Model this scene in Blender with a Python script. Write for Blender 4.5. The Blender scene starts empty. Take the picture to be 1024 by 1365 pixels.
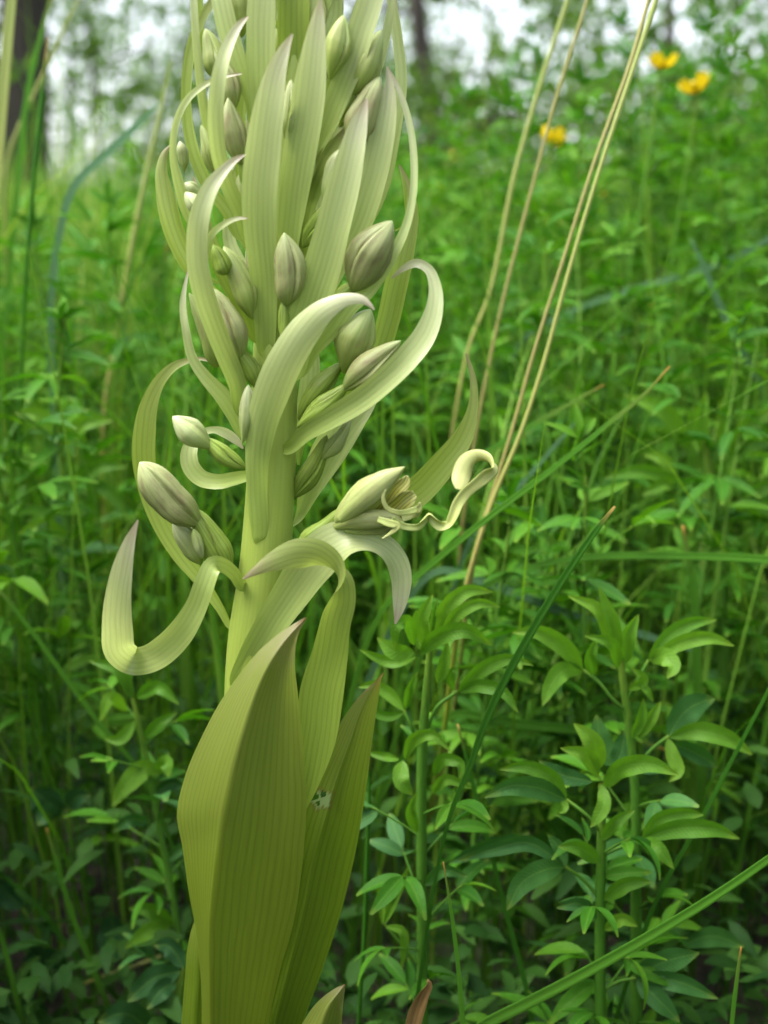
import bpy, math, random
import numpy as np

random.seed(7)
RNG = np.random.default_rng(11)
PI = math.pi
scene = bpy.context.scene

# ------------------------------------------------------------------ camera
F, PW, PH = 1600.0, 1024.0, 1365.0
PITCH = math.radians(12.4)
CAM = np.array([0.0, -0.33, 0.36])
cam_data = bpy.data.cameras.new('camera')
cam = bpy.data.objects.new('camera', cam_data)
scene.collection.objects.link(cam)
cam.location = CAM
cam.rotation_euler = (PI / 2 - PITCH, 0, 0)
cam_data.sensor_fit = 'VERTICAL'
cam_data.sensor_height = 36.0
cam_data.lens = 36.0 * F / PH
cam_data.clip_start = 0.01
cam_data.clip_end = 500
cam_data.dof.use_dof = True
cam_data.dof.focus_distance = 0.342
cam_data.dof.aperture_fstop = cam_data.lens / 4.1
scene.camera = cam

# ------------------------------------------------------------------ sky, sun, exposure
SUN_EL, SUN_AZ = math.radians(64), math.radians(-105)
world = bpy.data.worlds.new('World')
scene.world = world
world.use_nodes = True
wn, wl = world.node_tree.nodes, world.node_tree.links
wn.clear()
sky = wn.new('ShaderNodeTexSky')
sky.sky_type = 'NISHITA'
sky.sun_disc = False
sky.sun_elevation = SUN_EL
sky.sun_rotation = SUN_AZ
sky.dust_density = 4.0
sky.air_density = 1.0
hs = wn.new('ShaderNodeHueSaturation')
hs.inputs['Saturation'].default_value = 0.38      # a thin even cloud layer
bg = wn.new('ShaderNodeBackground')
bg.inputs['Strength'].default_value = 0.15
wo = wn.new('ShaderNodeOutputWorld')
wl.new(sky.outputs[0], hs.inputs['Color'])
wl.new(hs.outputs[0], bg.inputs['Color'])
wl.new(bg.outputs[0], wo.inputs['Surface'])

sun_data = bpy.data.lights.new('sun', 'SUN')
sun_data.energy = 1.25
sun_data.angle = math.radians(38)
sun_data.color = (1.0, 0.97, 0.92)
sun = bpy.data.objects.new('sun', sun_data)
scene.collection.objects.link(sun)
sd = np.array([math.sin(SUN_AZ) * math.cos(SUN_EL), math.cos(SUN_AZ) * math.cos(SUN_EL), math.sin(SUN_EL)])
from mathutils import Vector, Matrix
sun.rotation_euler = Vector(sd).to_track_quat('Z', 'Y').to_euler()

vs = scene.view_settings
vs.view_transform = 'Standard'
vs.look = 'None'
vs.gamma = 1.0
vs.use_curve_mapping = False
vs.exposure = 2.05
scene.cycles.use_denoising = True
scene.cycles.max_bounces = 10
scene.cycles.diffuse_bounces = 6
scene.cycles.transmission_bounces = 6
scene.cycles.caustics_reflective = False
scene.cycles.caustics_refractive = False

# ------------------------------------------------------------------ geometry helpers
RIGHT = np.array([1.0, 0, 0])
FWD = np.array([0, math.cos(PITCH), -math.sin(PITCH)])
UP = np.array([0, math.sin(PITCH), math.cos(PITCH)])


def at(px, py, Y):
    """the place seen at (px, py) that stands on the upright plane y = Y (metres); also metres per pixel there"""
    d = RIGHT * (px - 512) / F + UP * (682.5 - py) / F + FWD
    s = (Y - CAM[1]) / d[1]
    return CAM + s * d, s / F


def proj(P):
    q = P - CAM
    z = q @ FWD
    return np.stack([512 + F * (q @ RIGHT) / z, 682.5 - F * (q @ UP) / z], -1)


def ground_z(x, y):
    yy = np.clip(y, 0, 9)
    left = np.clip(-np.asarray(x) - 0.25, 0, 2.2)
    z = 0.02 * yy + 0.035 * left * yy * np.clip(yy / 3, 0, 1)
    return z + 0.012 * np.sin(3.1 * np.asarray(x) + 1.3) * np.sin(2.7 * np.asarray(y)) + 0.006 * np.sin(9 * np.asarray(x)) * np.cos(8 * np.asarray(y))


def catmull(C, n):
    """C (k,d) control rows -> n rows, centripetal-ish by chord length of the first three columns"""
    C = np.asarray(C, float)
    if len(C) == 2:
        t = np.linspace(0, 1, n)[:, None]
        return C[0] * (1 - t) + C[1] * t
    d = np.linalg.norm(np.diff(C[:, :3], axis=0), axis=1)
    d = np.maximum(d, 1e-9) ** 0.75
    T = np.concatenate([[0], np.cumsum(d)])
    m = np.zeros_like(C)
    for i in range(len(C)):
        if i == 0:
            m[i] = (C[1] - C[0]) / (T[1] - T[0])
        elif i == len(C) - 1:
            m[i] = (C[-1] - C[-2]) / (T[-1] - T[-2])
        else:
            a = (C[i] - C[i - 1]) / (T[i] - T[i - 1])
            b = (C[i + 1] - C[i]) / (T[i + 1] - T[i])
            h0, h1 = T[i] - T[i - 1], T[i + 1] - T[i]
            m[i] = (a * h1 + b * h0) / (h0 + h1)
    ts = np.linspace(0, T[-1], n)
    out = np.empty((n, C.shape[1]))
    k = np.clip(np.searchsorted(T, ts, 'right') - 1, 0, len(C) - 2)
    h = (T[k + 1] - T[k])
    u = ((ts - T[k]) / h)[:, None]
    h = h[:, None]
    out = (2 * u**3 - 3 * u**2 + 1) * C[k] + (u**3 - 2 * u**2 + u) * h * m[k] + (-2 * u**3 + 3 * u**2) * C[k + 1] + (u**3 - u**2) * h * m[k + 1]
    return out


def nrm(v):
    return v / np.maximum(np.linalg.norm(v, axis=-1, keepdims=True), 1e-12)


def make_mesh(name, V, faces, uv=None, attrs=None, mats=()):
    """V (n,3); faces = (m,4) or (m,3) index array; uv (n,2) per vertex"""
    me = bpy.data.meshes.new(name)
    V = np.asarray(V, np.float32)
    faces = np.asarray(faces, np.int32)
    k = faces.shape[1]
    me.vertices.add(len(V))
    me.vertices.foreach_set('co', V.ravel())
    me.loops.add(faces.size)
    me.loops.foreach_set('vertex_index', faces.ravel())
    me.polygons.add(len(faces))
    me.polygons.foreach_set('loop_start', np.arange(0, faces.size, k, dtype=np.int32))
    me.polygons.foreach_set('use_smooth', np.ones(len(faces), bool))
    if uv is not None:
        l = me.uv_layers.new(name='UVMap')
        l.data.foreach_set('uv', np.asarray(uv, np.float32)[faces.ravel()].ravel())
    for an, av in (attrs or {}).items():
        a = me.attributes.new(an, 'FLOAT', 'POINT')
        a.data.foreach_set('value', np.asarray(av, np.float32))
    me.update(calc_edges=True)
    for m in mats:
        me.materials.append(m)
    return me


def link(name, me, parent=None, loc=None):
    o = bpy.data.objects.new(name, me)
    scene.collection.objects.link(o)
    if parent is not None:
        o.parent = parent
    if loc is not None:
        o.location = loc
    return o


ORIG = {}


def root(name, loc, label, cat, group=None):
    o = bpy.data.objects.new(name, None)
    o.empty_display_size = 0.02
    scene.collection.objects.link(o)
    o.location = loc
    ORIG[o] = np.array(loc, float)
    o['label'] = label
    o['category'] = cat
    if group:
        o['group'] = group
    return o


def part(name, data, mat, parent):
    """data = (V, faces, uv, attrs) in world coordinates, linked under its parent"""
    V, Fc, uv, at_ = data
    p = parent
    org = np.zeros(3)
    while p is not None:
        org = org + ORIG.get(p, np.zeros(3))
        p = p.parent
    me = make_mesh(name, V - org, Fc, uv, at_, (mat,))
    return link(name, me, parent)


def tag(o, label, cat, group=None, kind=None):
    if label:
        o['label'] = label
    if cat:
        o['category'] = cat
    if group:
        o['group'] = group
    if kind:
        o['kind'] = kind
    return o


def grid_faces(n, m, off=0, flip=False, wrap=False):
    i = np.arange(n - 1)[:, None]
    j = np.arange(m if wrap else m - 1)[None, :]
    a = i * m + j
    b = i * m + (j + 1) % m
    c = (i + 1) * m + (j + 1) % m
    d = (i + 1) * m + j
    f = np.stack([a, b, c, d], -1).reshape(-1, 4) + off
    return f[:, ::-1] if flip else f


def sheet(G, th, uv, tipf):
    """thicken a grid G (n,m,3) into a closed blade of thickness th"""
    n, m, _ = G.shape
    du = np.gradient(G, axis=0)
    dv = np.gradient(G, axis=1)
    N = nrm(np.cross(du, dv))
    u = np.linspace(-1, 1, m)
    prof = (1 - 0.85 * u**4)[None, :, None] * np.ones((n, 1, 1))
    A = G + N * th * 0.5 * prof
    B = G - N * th * 0.5 * prof
    V = np.concatenate([A.reshape(-1, 3), B.reshape(-1, 3)])
    nm = n * m
    f1 = grid_faces(n, m)
    f2 = grid_faces(n, m, nm, True)
    rim = []
    ii = np.arange(n - 1)
    rim.append(np.stack([ii * m, (ii + 1) * m, (ii + 1) * m + nm, ii * m + nm], -1))
    e = m - 1
    rim.append(np.stack([(ii + 1) * m + e, ii * m + e, ii * m + e + nm, (ii + 1) * m + e + nm], -1))
    jj = np.arange(m - 1)
    rim.append(np.stack([jj + 1, jj, jj + nm, jj + 1 + nm], -1))
    b0 = (n - 1) * m
    rim.append(np.stack([b0 + jj, b0 + jj + 1, b0 + jj + 1 + nm, b0 + jj + nm], -1))
    Fc = np.concatenate([f1, f2] + rim)
    uv2 = np.concatenate([uv.reshape(-1, 2)] * 2)
    t2 = np.concatenate([tipf.ravel()] * 2)
    return V, Fc, uv2, {'tipf': t2}


def ribbon3(C, n=40, m=7, cup=0.25, fold=0.0, th=0.0005, wave=0.0, seed=0, thick=True, prof=None):
    """C rows: x,y,z, width(m), roll(rad). A blade swept along the rows; roll 0 = flat side to the camera."""
    S = catmull(C, n)
    P, w, r = S[:, :3], np.maximum(S[:, 3], 0.0), S[:, 4]
    if prof is not None:
        w = w * prof(np.linspace(0, 1, n))
    T = nrm(np.gradient(P, axis=0))
    q = proj(P)
    t2 = np.gradient(q, axis=0)
    for _ in range(2):
        t2[1:-1] = (t2[:-2] + 2 * t2[1:-1] + t2[2:]) / 4
    t2 = nrm(t2)
    perp = RIGHT * (-t2[:, 1:2]) - UP * t2[:, 0:1]
    view = nrm(P - CAM)
    wd = perp * np.cos(r)[:, None] + view * np.sin(r)[:, None]
    wd = nrm(wd - T * np.sum(T * wd, -1, keepdims=True))
    N = np.cross(wd, T)
    u = np.linspace(-1, 1, m)
    hw = (w / 2)[:, None]
    arc = np.concatenate([[0], np.cumsum(np.linalg.norm(np.diff(P, axis=0), axis=1))])
    rs = np.random.default_rng(seed)
    ph = rs.uniform(0, 6.28, 4)
    av = arc / max(arc[-1], 1e-9)
    wob = (np.sin(av * 9 + ph[0]) + 0.6 * np.sin(av * 17 + ph[1]))
    off = cup * (u**2 - 0.35)[None, :] * hw + fold * (np.abs(u) - 0.4)[None, :] * hw
    if wave:
        off = off + wave * hw * (np.sin(av * 14 + ph[2])[:, None] * np.clip(u, 0, 1)[None, :] ** 2 + np.sin(av * 12 + ph[3])[:, None] * np.clip(-u, 0, 1)[None, :] ** 2)
    G = P[:, None, :] + wd[:, None, :] * (u[None, :] * hw * (1 + 0.02 * wob[:, None]))[..., None] + N[:, None, :] * off[..., None]
    uv = np.stack([u[None, :] * hw * 1000 + np.zeros((n, 1)), (arc * 1000)[:, None] + np.zeros((1, m))], -1)
    tf = av[:, None] + np.zeros((1, m))
    if thick:
        return sheet(G, th, uv, tf)
    return G.reshape(-1, 3), grid_faces(n, m), uv.reshape(-1, 2), {'tipf': tf.ravel()}


def pxrows(pts, D, Y0=0.0):
    """pts (x, y, w[, roll deg]) in photo pixels with depths D (mm, even along the list of points) -> ribbon3 rows"""
    k = len(pts)
    q = np.array([p[:2] for p in pts], float)
    s = np.concatenate([[0], np.cumsum(np.linalg.norm(np.diff(q, axis=0), axis=1))])
    s /= s[-1]
    Dd = np.atleast_1d(np.asarray(D, float))
    if len(Dd) == k:
        dd = Dd
    else:
        dd = np.interp(s, np.linspace(0, 1, len(Dd)), Dd)
    rows = []
    for p, d in zip(pts, dd):
        P, sc = at(p[0], p[1], Y0 + d / 1000)
        rows.append([*P, p[2] * sc, math.radians(p[3]) if len(p) > 3 else 0.0])
    return np.array(rows)


def tube3(C, seg=10, n=40, ribs=0, ribamp=0.0, cap=True):
    """C rows x,y,z,radius"""
    S = catmull(C, n)
    P, r = S[:, :3], S[:, 3]
    T = nrm(np.gradient(P, axis=0))
    a = np.cross(T, np.array([0.3, 1.0, 0.12]))
    a = nrm(a)
    b = np.cross(T, a)
    th = np.linspace(0, 2 * PI, seg, endpoint=False)
    rr = r[:, None] * (1 + ribamp * np.cos(th * ribs)[None, :])
    G = P[:, None, :] + a[:, None, :] * (np.cos(th)[None, :] * rr)[..., None] + b[:, None, :] * (np.sin(th)[None, :] * rr)[..., None]
    V = G.reshape(-1, 3)
    Fc = grid_faces(n, seg, wrap=True)
    arc = np.concatenate([[0], np.cumsum(np.linalg.norm(np.diff(P, axis=0), axis=1))])
    uv = np.stack([np.cos(th)[None, :] * r[:, None] * 1000 * 1.5, arc[:, None] * 1000 + np.zeros((1, seg))], -1).reshape(-1, 2)
    tf = (arc / arc[-1])[:, None] + np.zeros((1, seg))
    return V, Fc, uv, {'tipf': tf.ravel()}


def merge(items):
    Vs, Fs, Us, As = [], [], [], {}
    o = 0
    for V, Fc, uv, a in items:
        Vs.append(V)
        Fs.append(Fc + o)
        Us.append(uv)
        for k, v in a.items():
            As.setdefault(k, []).append(v)
        o += len(V)
    return np.concatenate(Vs), np.concatenate(Fs), np.concatenate(Us), {k: np.concatenate(v) for k, v in As.items()}


# ------------------------------------------------------------------ materials
class NT:
    def __init__(self, name):
        self.m = bpy.data.materials.new(name)
        self.m.use_nodes = True
        self.t = self.m.node_tree
        self.t.nodes.clear()

    def n(self, kind, **kw):
        nd = self.t.nodes.new(kind)
        for k, v in kw.items():
            if k.startswith('i_'):
                key = k[2:]
                key = int(key) if key.isdigit() else key.replace('_', ' ')
                if hasattr(v, 'is_output') or isinstance(v, bpy.types.NodeSocket):
                    self.t.links.new(v, nd.inputs[key])
                else:
                    nd.inputs[key].default_value = v
            else:
                setattr(nd, k, v)
        return nd

    def math(self, op, a, b=0.0, clamp=False):
        nd = self.n('ShaderNodeMath', operation=op, i_0=a, i_1=b)
        nd.use_clamp = clamp
        return nd.outputs[0]

    def mix(self, fac, a, b, mode='MIX'):
        nd = self.n('ShaderNodeMix', data_type='RGBA', blend_type=mode)
        for key, v in ((0, fac), (6, a), (7, b)):
            if isinstance(v, bpy.types.NodeSocket):
                self.t.links.new(v, nd.inputs[key])
            else:
                nd.inputs[key].default_value = v if key == 0 else (*v[:3], 1.0)
        return nd.outputs[2]

    def ramp(self, fac, stops):
        nd = self.n('ShaderNodeValToRGB')
        self.t.links.new(fac, nd.inputs[0])
        e = nd.color_ramp.elements
        while len(e) < len(stops):
            e.new(0.5)
        for k, (p, c) in enumerate(stops):
            e[k].position = p
            e[k].color = (*c[:3], 1.0)
        return nd.outputs[0]

    def out(self, sh):
        o = self.n('ShaderNodeOutputMaterial')
        self.t.links.new(sh, o.inputs['Surface'])
        return self.m


def scale_vec(t, vec, x, y, z=1.0):
    return t.n('ShaderNodeMapping', i_Vector=vec, i_Scale=(x, y, z)).outputs[0]


def blade_material(name, stops, vein=1.3, vein_dark=0.16, trans=0.38, rough=0.42, speck=0.0, streak=0.18, tcol=None, patch=None, spec=0.35, bump=0.25, mottle=0.0):
    t = NT(name)
    uv = t.n('ShaderNodeUVMap', uv_map='UVMap').outputs[0]
    tip = t.n('ShaderNodeAttribute', attribute_name='tipf').outputs['Fac']
    obr = t.n('ShaderNodeObjectInfo').outputs['Random']
    sx = t.n('ShaderNodeSeparateXYZ', i_0=uv)
    big = t.n('ShaderNodeTexNoise', i_Vector=scale_vec(t, uv, 0.12, 0.05), i_Scale=1.0, i_Detail=2.0).outputs[0]
    stre = t.n('ShaderNodeTexNoise', i_Vector=scale_vec(t, uv, 1.6, 0.05), i_Scale=1.0, i_Detail=3.0).outputs[0]
    fine = t.n('ShaderNodeTexNoise', i_Vector=scale_vec(t, uv, 5.0, 1.7), i_Scale=1.0, i_Detail=2.0).outputs[0]
    wob = t.n('ShaderNodeTexNoise', i_Vector=scale_vec(t, uv, 0.45, 0.004), i_Scale=1.0, i_Detail=1.0).outputs[0]
    ph = t.math('ADD', t.math('MULTIPLY', sx.outputs[0], 2 * PI / vein), t.math('ADD', t.math('MULTIPLY', big, 5.0), t.math('MULTIPLY', wob, 4.0)))
    s = t.math('ADD', t.math('MULTIPLY', t.math('SINE', ph), 0.5), 0.5)
    v = t.math('MULTIPLY', t.math('POWER', s, 4.0), t.math('ADD', 0.25, stre))
    tipn = t.math('ADD', tip, t.math('MULTIPLY', t.math('SUBTRACT', big, 0.5), 0.10), clamp=True)
    col = t.ramp(tipn, stops)
    k = t.math('ADD', 1.0 - streak, t.math('MULTIPLY', stre, 2 * streak))
    k = t.math('MULTIPLY', k, t.math('ADD', 0.92, t.math('MULTIPLY', fine, 0.16)))
    k = t.math('MULTIPLY', k, t.math('ADD', 0.9, t.math('MULTIPLY', obr, 0.2)))
    k = t.math('MULTIPLY', k, t.math('SUBTRACT', 1.0, t.math('MULTIPLY', v, vein_dark)))
    kc = t.n('ShaderNodeCombineColor', i_0=k, i_1=k, i_2=k).outputs[0]
    col = t.mix(1.0, col, kc, 'MULTIPLY')
    if mottle:
        mo = t.n('ShaderNodeTexNoise', i_Vector=scale_vec(t, uv, 0.34, 0.13), i_Scale=1.0, i_Detail=4.0, i_Roughness=0.6).outputs[0]
        mo = t.math('MULTIPLY', t.math('SUBTRACT', mo, 0.46, clamp=True), 5.0, clamp=True)
        col = t.mix(t.math('MULTIPLY', mo, mottle), col, (0.21, 0.15, 0.085))
    if speck:
        sp = t.n('ShaderNodeTexNoise', i_Vector=scale_vec(t, uv, 0.35, 0.3), i_Scale=1.0, i_Detail=5.0, i_Roughness=0.7).outputs[0]
        sp = t.math('MULTIPLY', t.math('SUBTRACT', sp, 0.63, clamp=True), 9.0, clamp=True)
        col = t.mix(t.math('MULTIPLY', sp, speck), col, (0.16, 0.09, 0.03))
    if patch:
        pa = t.n('ShaderNodeAttribute', attribute_name='patch').outputs['Fac']
        col = t.mix(pa, col, patch)
        rg = t.n('ShaderNodeAttribute', attribute_name='ring').outputs['Fac']
        col = t.mix(rg, col, (0.16, 0.10, 0.03))
    hgt = t.math('ADD', t.math('MULTIPLY', v, -0.3), t.math('ADD', t.math('MULTIPLY', fine, 0.55), t.math('MULTIPLY', stre, 0.8)))
    bp = t.n('ShaderNodeBump', i_Strength=bump, i_Distance=0.0002, i_Height=hgt).outputs[0]
    pb = t.n('ShaderNodeBsdfPrincipled', i_Base_Color=col, i_Roughness=rough, i_Normal=bp)
    pb.inputs['Specular IOR Level'].default_value = spec
    tc = t.mix(1.0, col, tcol or (0.96, 1.0, 0.68), 'MULTIPLY')
    tr = t.n('ShaderNodeBsdfTranslucent', i_Color=tc, i_Normal=bp)
    ms = t.n('ShaderNodeMixShader', i_0=trans, i_1=pb.outputs[0], i_2=tr.outputs[0])
    return t.out(ms.outputs[0])


def leaf_material(name, cols, trans=0.35, rough=0.5, attr=False, midrib=True, spec=0.10):
    """green leaves: colour picked per leaf or per plant, a pale midrib, a little yellowing"""
    t = NT(name)
    uv = t.n('ShaderNodeUVMap', uv_map='UVMap').outputs[0]
    if attr:
        r = t.n('ShaderNodeAttribute', attribute_name='rnd').outputs['Fac']
    else:
        r = t.n('ShaderNodeObjectInfo').outputs['Random']
    col = t.ramp(r, [(i / max(len(cols) - 1, 1), c) for i, c in enumerate(cols)])
    nz = t.n('ShaderNodeTexNoise', i_Vector=scale_vec(t, uv, 0.5, 0.25), i_Scale=1.0, i_Detail=3.0).outputs[0]
    k = t.math('ADD', 0.78, t.math('MULTIPLY', nz, 0.44))
    kc = t.n('ShaderNodeCombineColor', i_0=k, i_1=k, i_2=k).outputs[0]
    col = t.mix(1.0, col, kc, 'MULTIPLY')
    if not attr:
        tp = t.n('ShaderNodeAttribute', attribute_name='tipf').outputs['Fac']
        yf = t.math('MULTIPLY', t.math('SUBTRACT', t.math('ADD', tp, t.math('MULTIPLY', nz, 0.3)), 0.98, clamp=True), 3.0, clamp=True)
        col = t.mix(t.math('MULTIPLY', yf, 0.6), col, (0.24, 0.27, 0.03))
    nrm_in = None
    if midrib:
        sx = t.n('ShaderNodeSeparateXYZ', i_0=uv)
        a = t.math('ABSOLUTE', sx.outputs[0])
        mr = t.math('SUBTRACT', 1.0, t.math('MULTIPLY', a, 3.2), clamp=True)
        col = t.mix(t.math('MULTIPLY', mr, 0.4), col, (0.14, 0.27, 0.04))
        w2 = t.math('ADD', sx.outputs[1], t.math('MULTIPLY', a, -0.9))
        rib = t.math('SINE', t.math('MULTIPLY', w2, 4.2))
        h = t.math('ADD', t.math('MULTIPLY', rib, 0.4), t.math('MULTIPLY', mr, -1.0))
        bp = t.n('ShaderNodeBump', i_Strength=0.35, i_Distance=0.0002, i_Height=h)
        nrm_in = bp.outputs[0]
    pb = t.n('ShaderNodeBsdfPrincipled', i_Base_Color=col, i_Roughness=rough)
    pb.inputs['Specular IOR Level'].default_value = spec
    if nrm_in is not None:
        t.t.links.new(nrm_in, pb.inputs['Normal'])
    tc = t.mix(1.0, col, (1.1, 1.25, 0.35), 'MULTIPLY')
    tr = t.n('ShaderNodeBsdfTranslucent', i_Color=tc)
    ms = t.n('ShaderNodeMixShader', i_0=trans, i_1=pb.outputs[0], i_2=tr.outputs[0])
    return t.out(ms.outputs[0])


M = {}
M['bract_pale'] = blade_material('pale bract', [(0.0, (0.285, 0.385, 0.07)), (0.4, (0.405, 0.485, 0.155)), (0.82, (0.5, 0.545, 0.275)), (0.94, (0.51, 0.495, 0.34)), (1.0, (0.44, 0.36, 0.28))], vein=1.3, vein_dark=0.15, trans=0.42, spec=0.5, rough=0.38)
M['bract_green'] = blade_material('green bract', [(0.0, (0.235, 0.325, 0.04)), (0.6, (0.275, 0.36, 0.06)), (0.9, (0.295, 0.345, 0.105)), (1.0, (0.28, 0.22, 0.13))], vein=1.4, vein_dark=0.2, trans=0.45, spec=0.4)
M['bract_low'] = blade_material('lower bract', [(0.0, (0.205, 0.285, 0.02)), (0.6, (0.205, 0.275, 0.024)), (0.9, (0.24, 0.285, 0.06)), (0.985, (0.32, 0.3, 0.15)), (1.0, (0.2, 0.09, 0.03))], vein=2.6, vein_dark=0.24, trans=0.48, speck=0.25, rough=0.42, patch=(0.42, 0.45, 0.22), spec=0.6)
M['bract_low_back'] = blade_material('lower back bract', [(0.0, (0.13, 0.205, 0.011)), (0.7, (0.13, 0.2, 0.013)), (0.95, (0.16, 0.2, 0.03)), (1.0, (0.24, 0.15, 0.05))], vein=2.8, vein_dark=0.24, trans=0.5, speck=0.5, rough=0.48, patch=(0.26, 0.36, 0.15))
M['stem'] = blade_material('orchid stem', [(0.0, (0.22, 0.32, 0.025)), (0.4, (0.29, 0.38, 0.055)), (1.0, (0.35, 0.43, 0.11))], vein=2.0, vein_dark=0.07, trans=0.15, streak=0.1, rough=0.38)
M['bud_brown'] = blade_material('purplish bud', [(0.0, (0.31, 0.4, 0.1)), (0.35, (0.33, 0.35, 0.14)), (0.75, (0.37, 0.4, 0.17)), (1.0, (0.43, 0.5, 0.22))], vein=1.9, vein_dark=0.12, trans=0.25, streak=0.3, mottle=0.6)
M['bud_pale'] = blade_material('pale bud', [(0.0, (0.34, 0.43, 0.11)), (0.5, (0.4, 0.46, 0.19)), (1.0, (0.47, 0.51, 0.28))], vein=1.9, vein_dark=0.12, trans=0.28, streak=0.22, mottle=0.2)
M['bud_green'] = blade_material('green bud', [(0.0, (0.29, 0.39, 0.07)), (0.5, (0.32, 0.38, 0.11)), (1.0, (0.4, 0.48, 0.18))], vein=1.9, vein_dark=0.12, trans=0.25, streak=0.25, mottle=0.3)
M['ovary'] = blade_material('ovary', [(0.0, (0.27, 0.38, 0.06)), (1.0, (0.23, 0.32, 0.05))], vein=1.1, vein_dark=0.35, trans=0.22, streak=0.25, mottle=0.2)
M['petal'] = blade_material('flower petal', [(0.0, (0.4, 0.48, 0.14)), (0.6, (0.41, 0.45, 0.17)), (1.0, (0.46, 0.5, 0.2))], vein=1.2, vein_dark=0.22, trans=0.3, streak=0.25, mottle=0.35)
M['spotted'] = blade_material('spotted petal', [(0.0, (0.36, 0.38, 0.05)), (0.6, (0.36, 0.36, 0.05)), (1.0, (0.45, 0.46, 0.15))], vein=0.9, vein_dark=0.75, trans=0.25, streak=0.35, speck=1.0)
M['lip'] = blade_material('lip', [(0.0, (0.46, 0.54, 0.17)), (0.6, (0.45, 0.48, 0.16)), (1.0, (0.48, 0.5, 0.2))], vein=1.6, vein_dark=0.15, trans=0.3)
LUC = [(0.022, 0.092, 0.008), (0.036, 0.132, 0.009), (0.054, 0.172, 0.010), (0.085, 0.21, 0.014)]
M['lucerne'] = leaf_material('lucerne leaflet', LUC)
M['lucerne_lightened'] = leaf_material('lightened lucerne leaflet', [(0.07, 0.19, 0.014), (0.10, 0.235, 0.018), (0.13, 0.27, 0.022)], trans=0.4, spec=0.2)  # lighter leaf colour making up for the shade on camera-facing hand-placed leaflets
M['lucerne_old'] = leaf_material('old lucerne leaflet', [(0.03, 0.105, 0.022), (0.036, 0.12, 0.024), (0.045, 0.14, 0.024)], trans=0.25, spec=0.2, rough=0.6)
M['lucerne_stem'] = leaf_material('lucerne stem', [(0.055, 0.16, 0.016), (0.085, 0.20, 0.025)], trans=0.1, midrib=False)
M['lucerne_far'] = leaf_material('far lucerne', LUC[1:] + [(0.13, 0.26, 0.022)], attr=True, midrib=False)
M['grass_far'] = leaf_material('meadow grass', [(0.05, 0.15, 0.012), (0.08, 0.20, 0.018), (0.13, 0.24, 0.03), (0.28, 0.32, 0.09)], attr=True, midrib=False, trans=0.4)
M['grass'] = blade_material('grass blade', [(0.0, (0.08, 0.20, 0.02)), (0.9, (0.085, 0.25, 0.022)), (0.975, (0.16, 0.24, 0.04)), (1.0, (0.40, 0.22, 0.05))], vein=0.45, vein_dark=0.25, trans=0.35, spec=0.12)
M['grass_dark'] = blade_material('dark grass blade', [(0.0, (0.045, 0.15, 0.015)), (0.96, (0.05, 0.18, 0.016)), (1.0, (0.42, 0.28, 0.08))], vein=0.45, vein_dark=0.25, trans=0.3, spec=0.12)
M['grass_blue'] = blade_material('bluish grass blade', [(0.0, (0.09, 0.20, 0.08)), (1.0, (0.10, 0.21, 0.10))], vein=0.5, vein_dark=0.25, trans=0.3, spec=0.12)
M['straw'] = blade_material('straw', [(0.0, (0.08, 0.15, 0.015)), (0.30, (0.12, 0.19, 0.02)), (0.40, (0.27, 0.34, 0.035)), (0.52, (0.29, 0.26, 0.08)), (0.58, (0.30, 0.31, 0.085)), (1.0, (0.27, 0.33, 0.10))], vein=0.5, vein_dark=0.2, trans=0.15, spec=0.12)
M['straw_brown'] = blade_material('brown straw', [(0.0, (0.06, 0.10, 0.012)), (0.30, (0.10, 0.12, 0.02)), (0.45, (0.24, 0.21, 0.065)), (1.0, (0.28, 0.27, 0.10))], vein=0.5, vein_dark=0.2, trans=0.15, spec=0.12)
M['dry'] = blade_material('withered leaf', [(0.0, (0.20, 0.13, 0.04)), (0.5, (0.26, 0.20, 0.08)), (1.0, (0.24, 0.14, 0.05))], vein=1.2, vein_dark=0.35, trans=0.25, speck=0.7)
M['broad'] = leaf_material('broad undergrowth leaf', [(0.018, 0.065, 0.018), (0.026, 0.085, 0.022)], trans=0.22, spec=0.18, rough=0.6)
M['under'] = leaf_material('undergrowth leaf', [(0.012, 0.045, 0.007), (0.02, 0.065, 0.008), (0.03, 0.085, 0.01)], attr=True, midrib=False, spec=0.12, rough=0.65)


def yellow_petal():
    t = NT('yellow petal')
    nz = t.n('ShaderNodeTexNoise', i_Scale=300.0).outputs[0]
    col = t.mix(nz, (0.62, 0.42, 0.008), (0.72, 0.55, 0.012))
    pb = t.n('ShaderNodeBsdfPrincipled', i_Base_Color=col, i_Roughness=0.3)
    tr = t.n('ShaderNodeBsdfTranslucent', i_Color=col)
    return t.out(t.n('ShaderNodeMixShader', i_0=0.3, i_1=pb.outputs[0], i_2=tr.outputs[0]).outputs[0])


M['yellow'] = yellow_petal()


def bark():
    t = NT('bark')
    co = t.n('ShaderNodeTexCoord').outputs['Object']
    nz = t.n('ShaderNodeTexNoise', i_Vector=scale_vec(t, co, 18, 18, 4), i_Scale=1.0, i_Detail=6.0).outputs[0]
    col = t.ramp(nz, [(0.3, (0.008, 0.006, 0.004)), (0.55, (0.028, 0.022, 0.016)), (0.75, (0.06, 0.05, 0.04))])
    bp = t.n('ShaderNodeBump', i_Strength=0.9, i_Distance=0.02, i_Height=nz)
    pb = t.n('ShaderNodeBsdfPrincipled', i_Base_Color=col, i_Roughness=0.9, i_Normal=bp.outputs[0])
    return t.out(pb.outputs[0])


M['bark'] = bark()
M['tree_leaf'] = leaf_material('tree leaf', [(0.04, 0.09, 0.016), (0.08, 0.16, 0.025), (0.13, 0.23, 0.035)], attr=True, midrib=False, trans=0.4)


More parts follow.
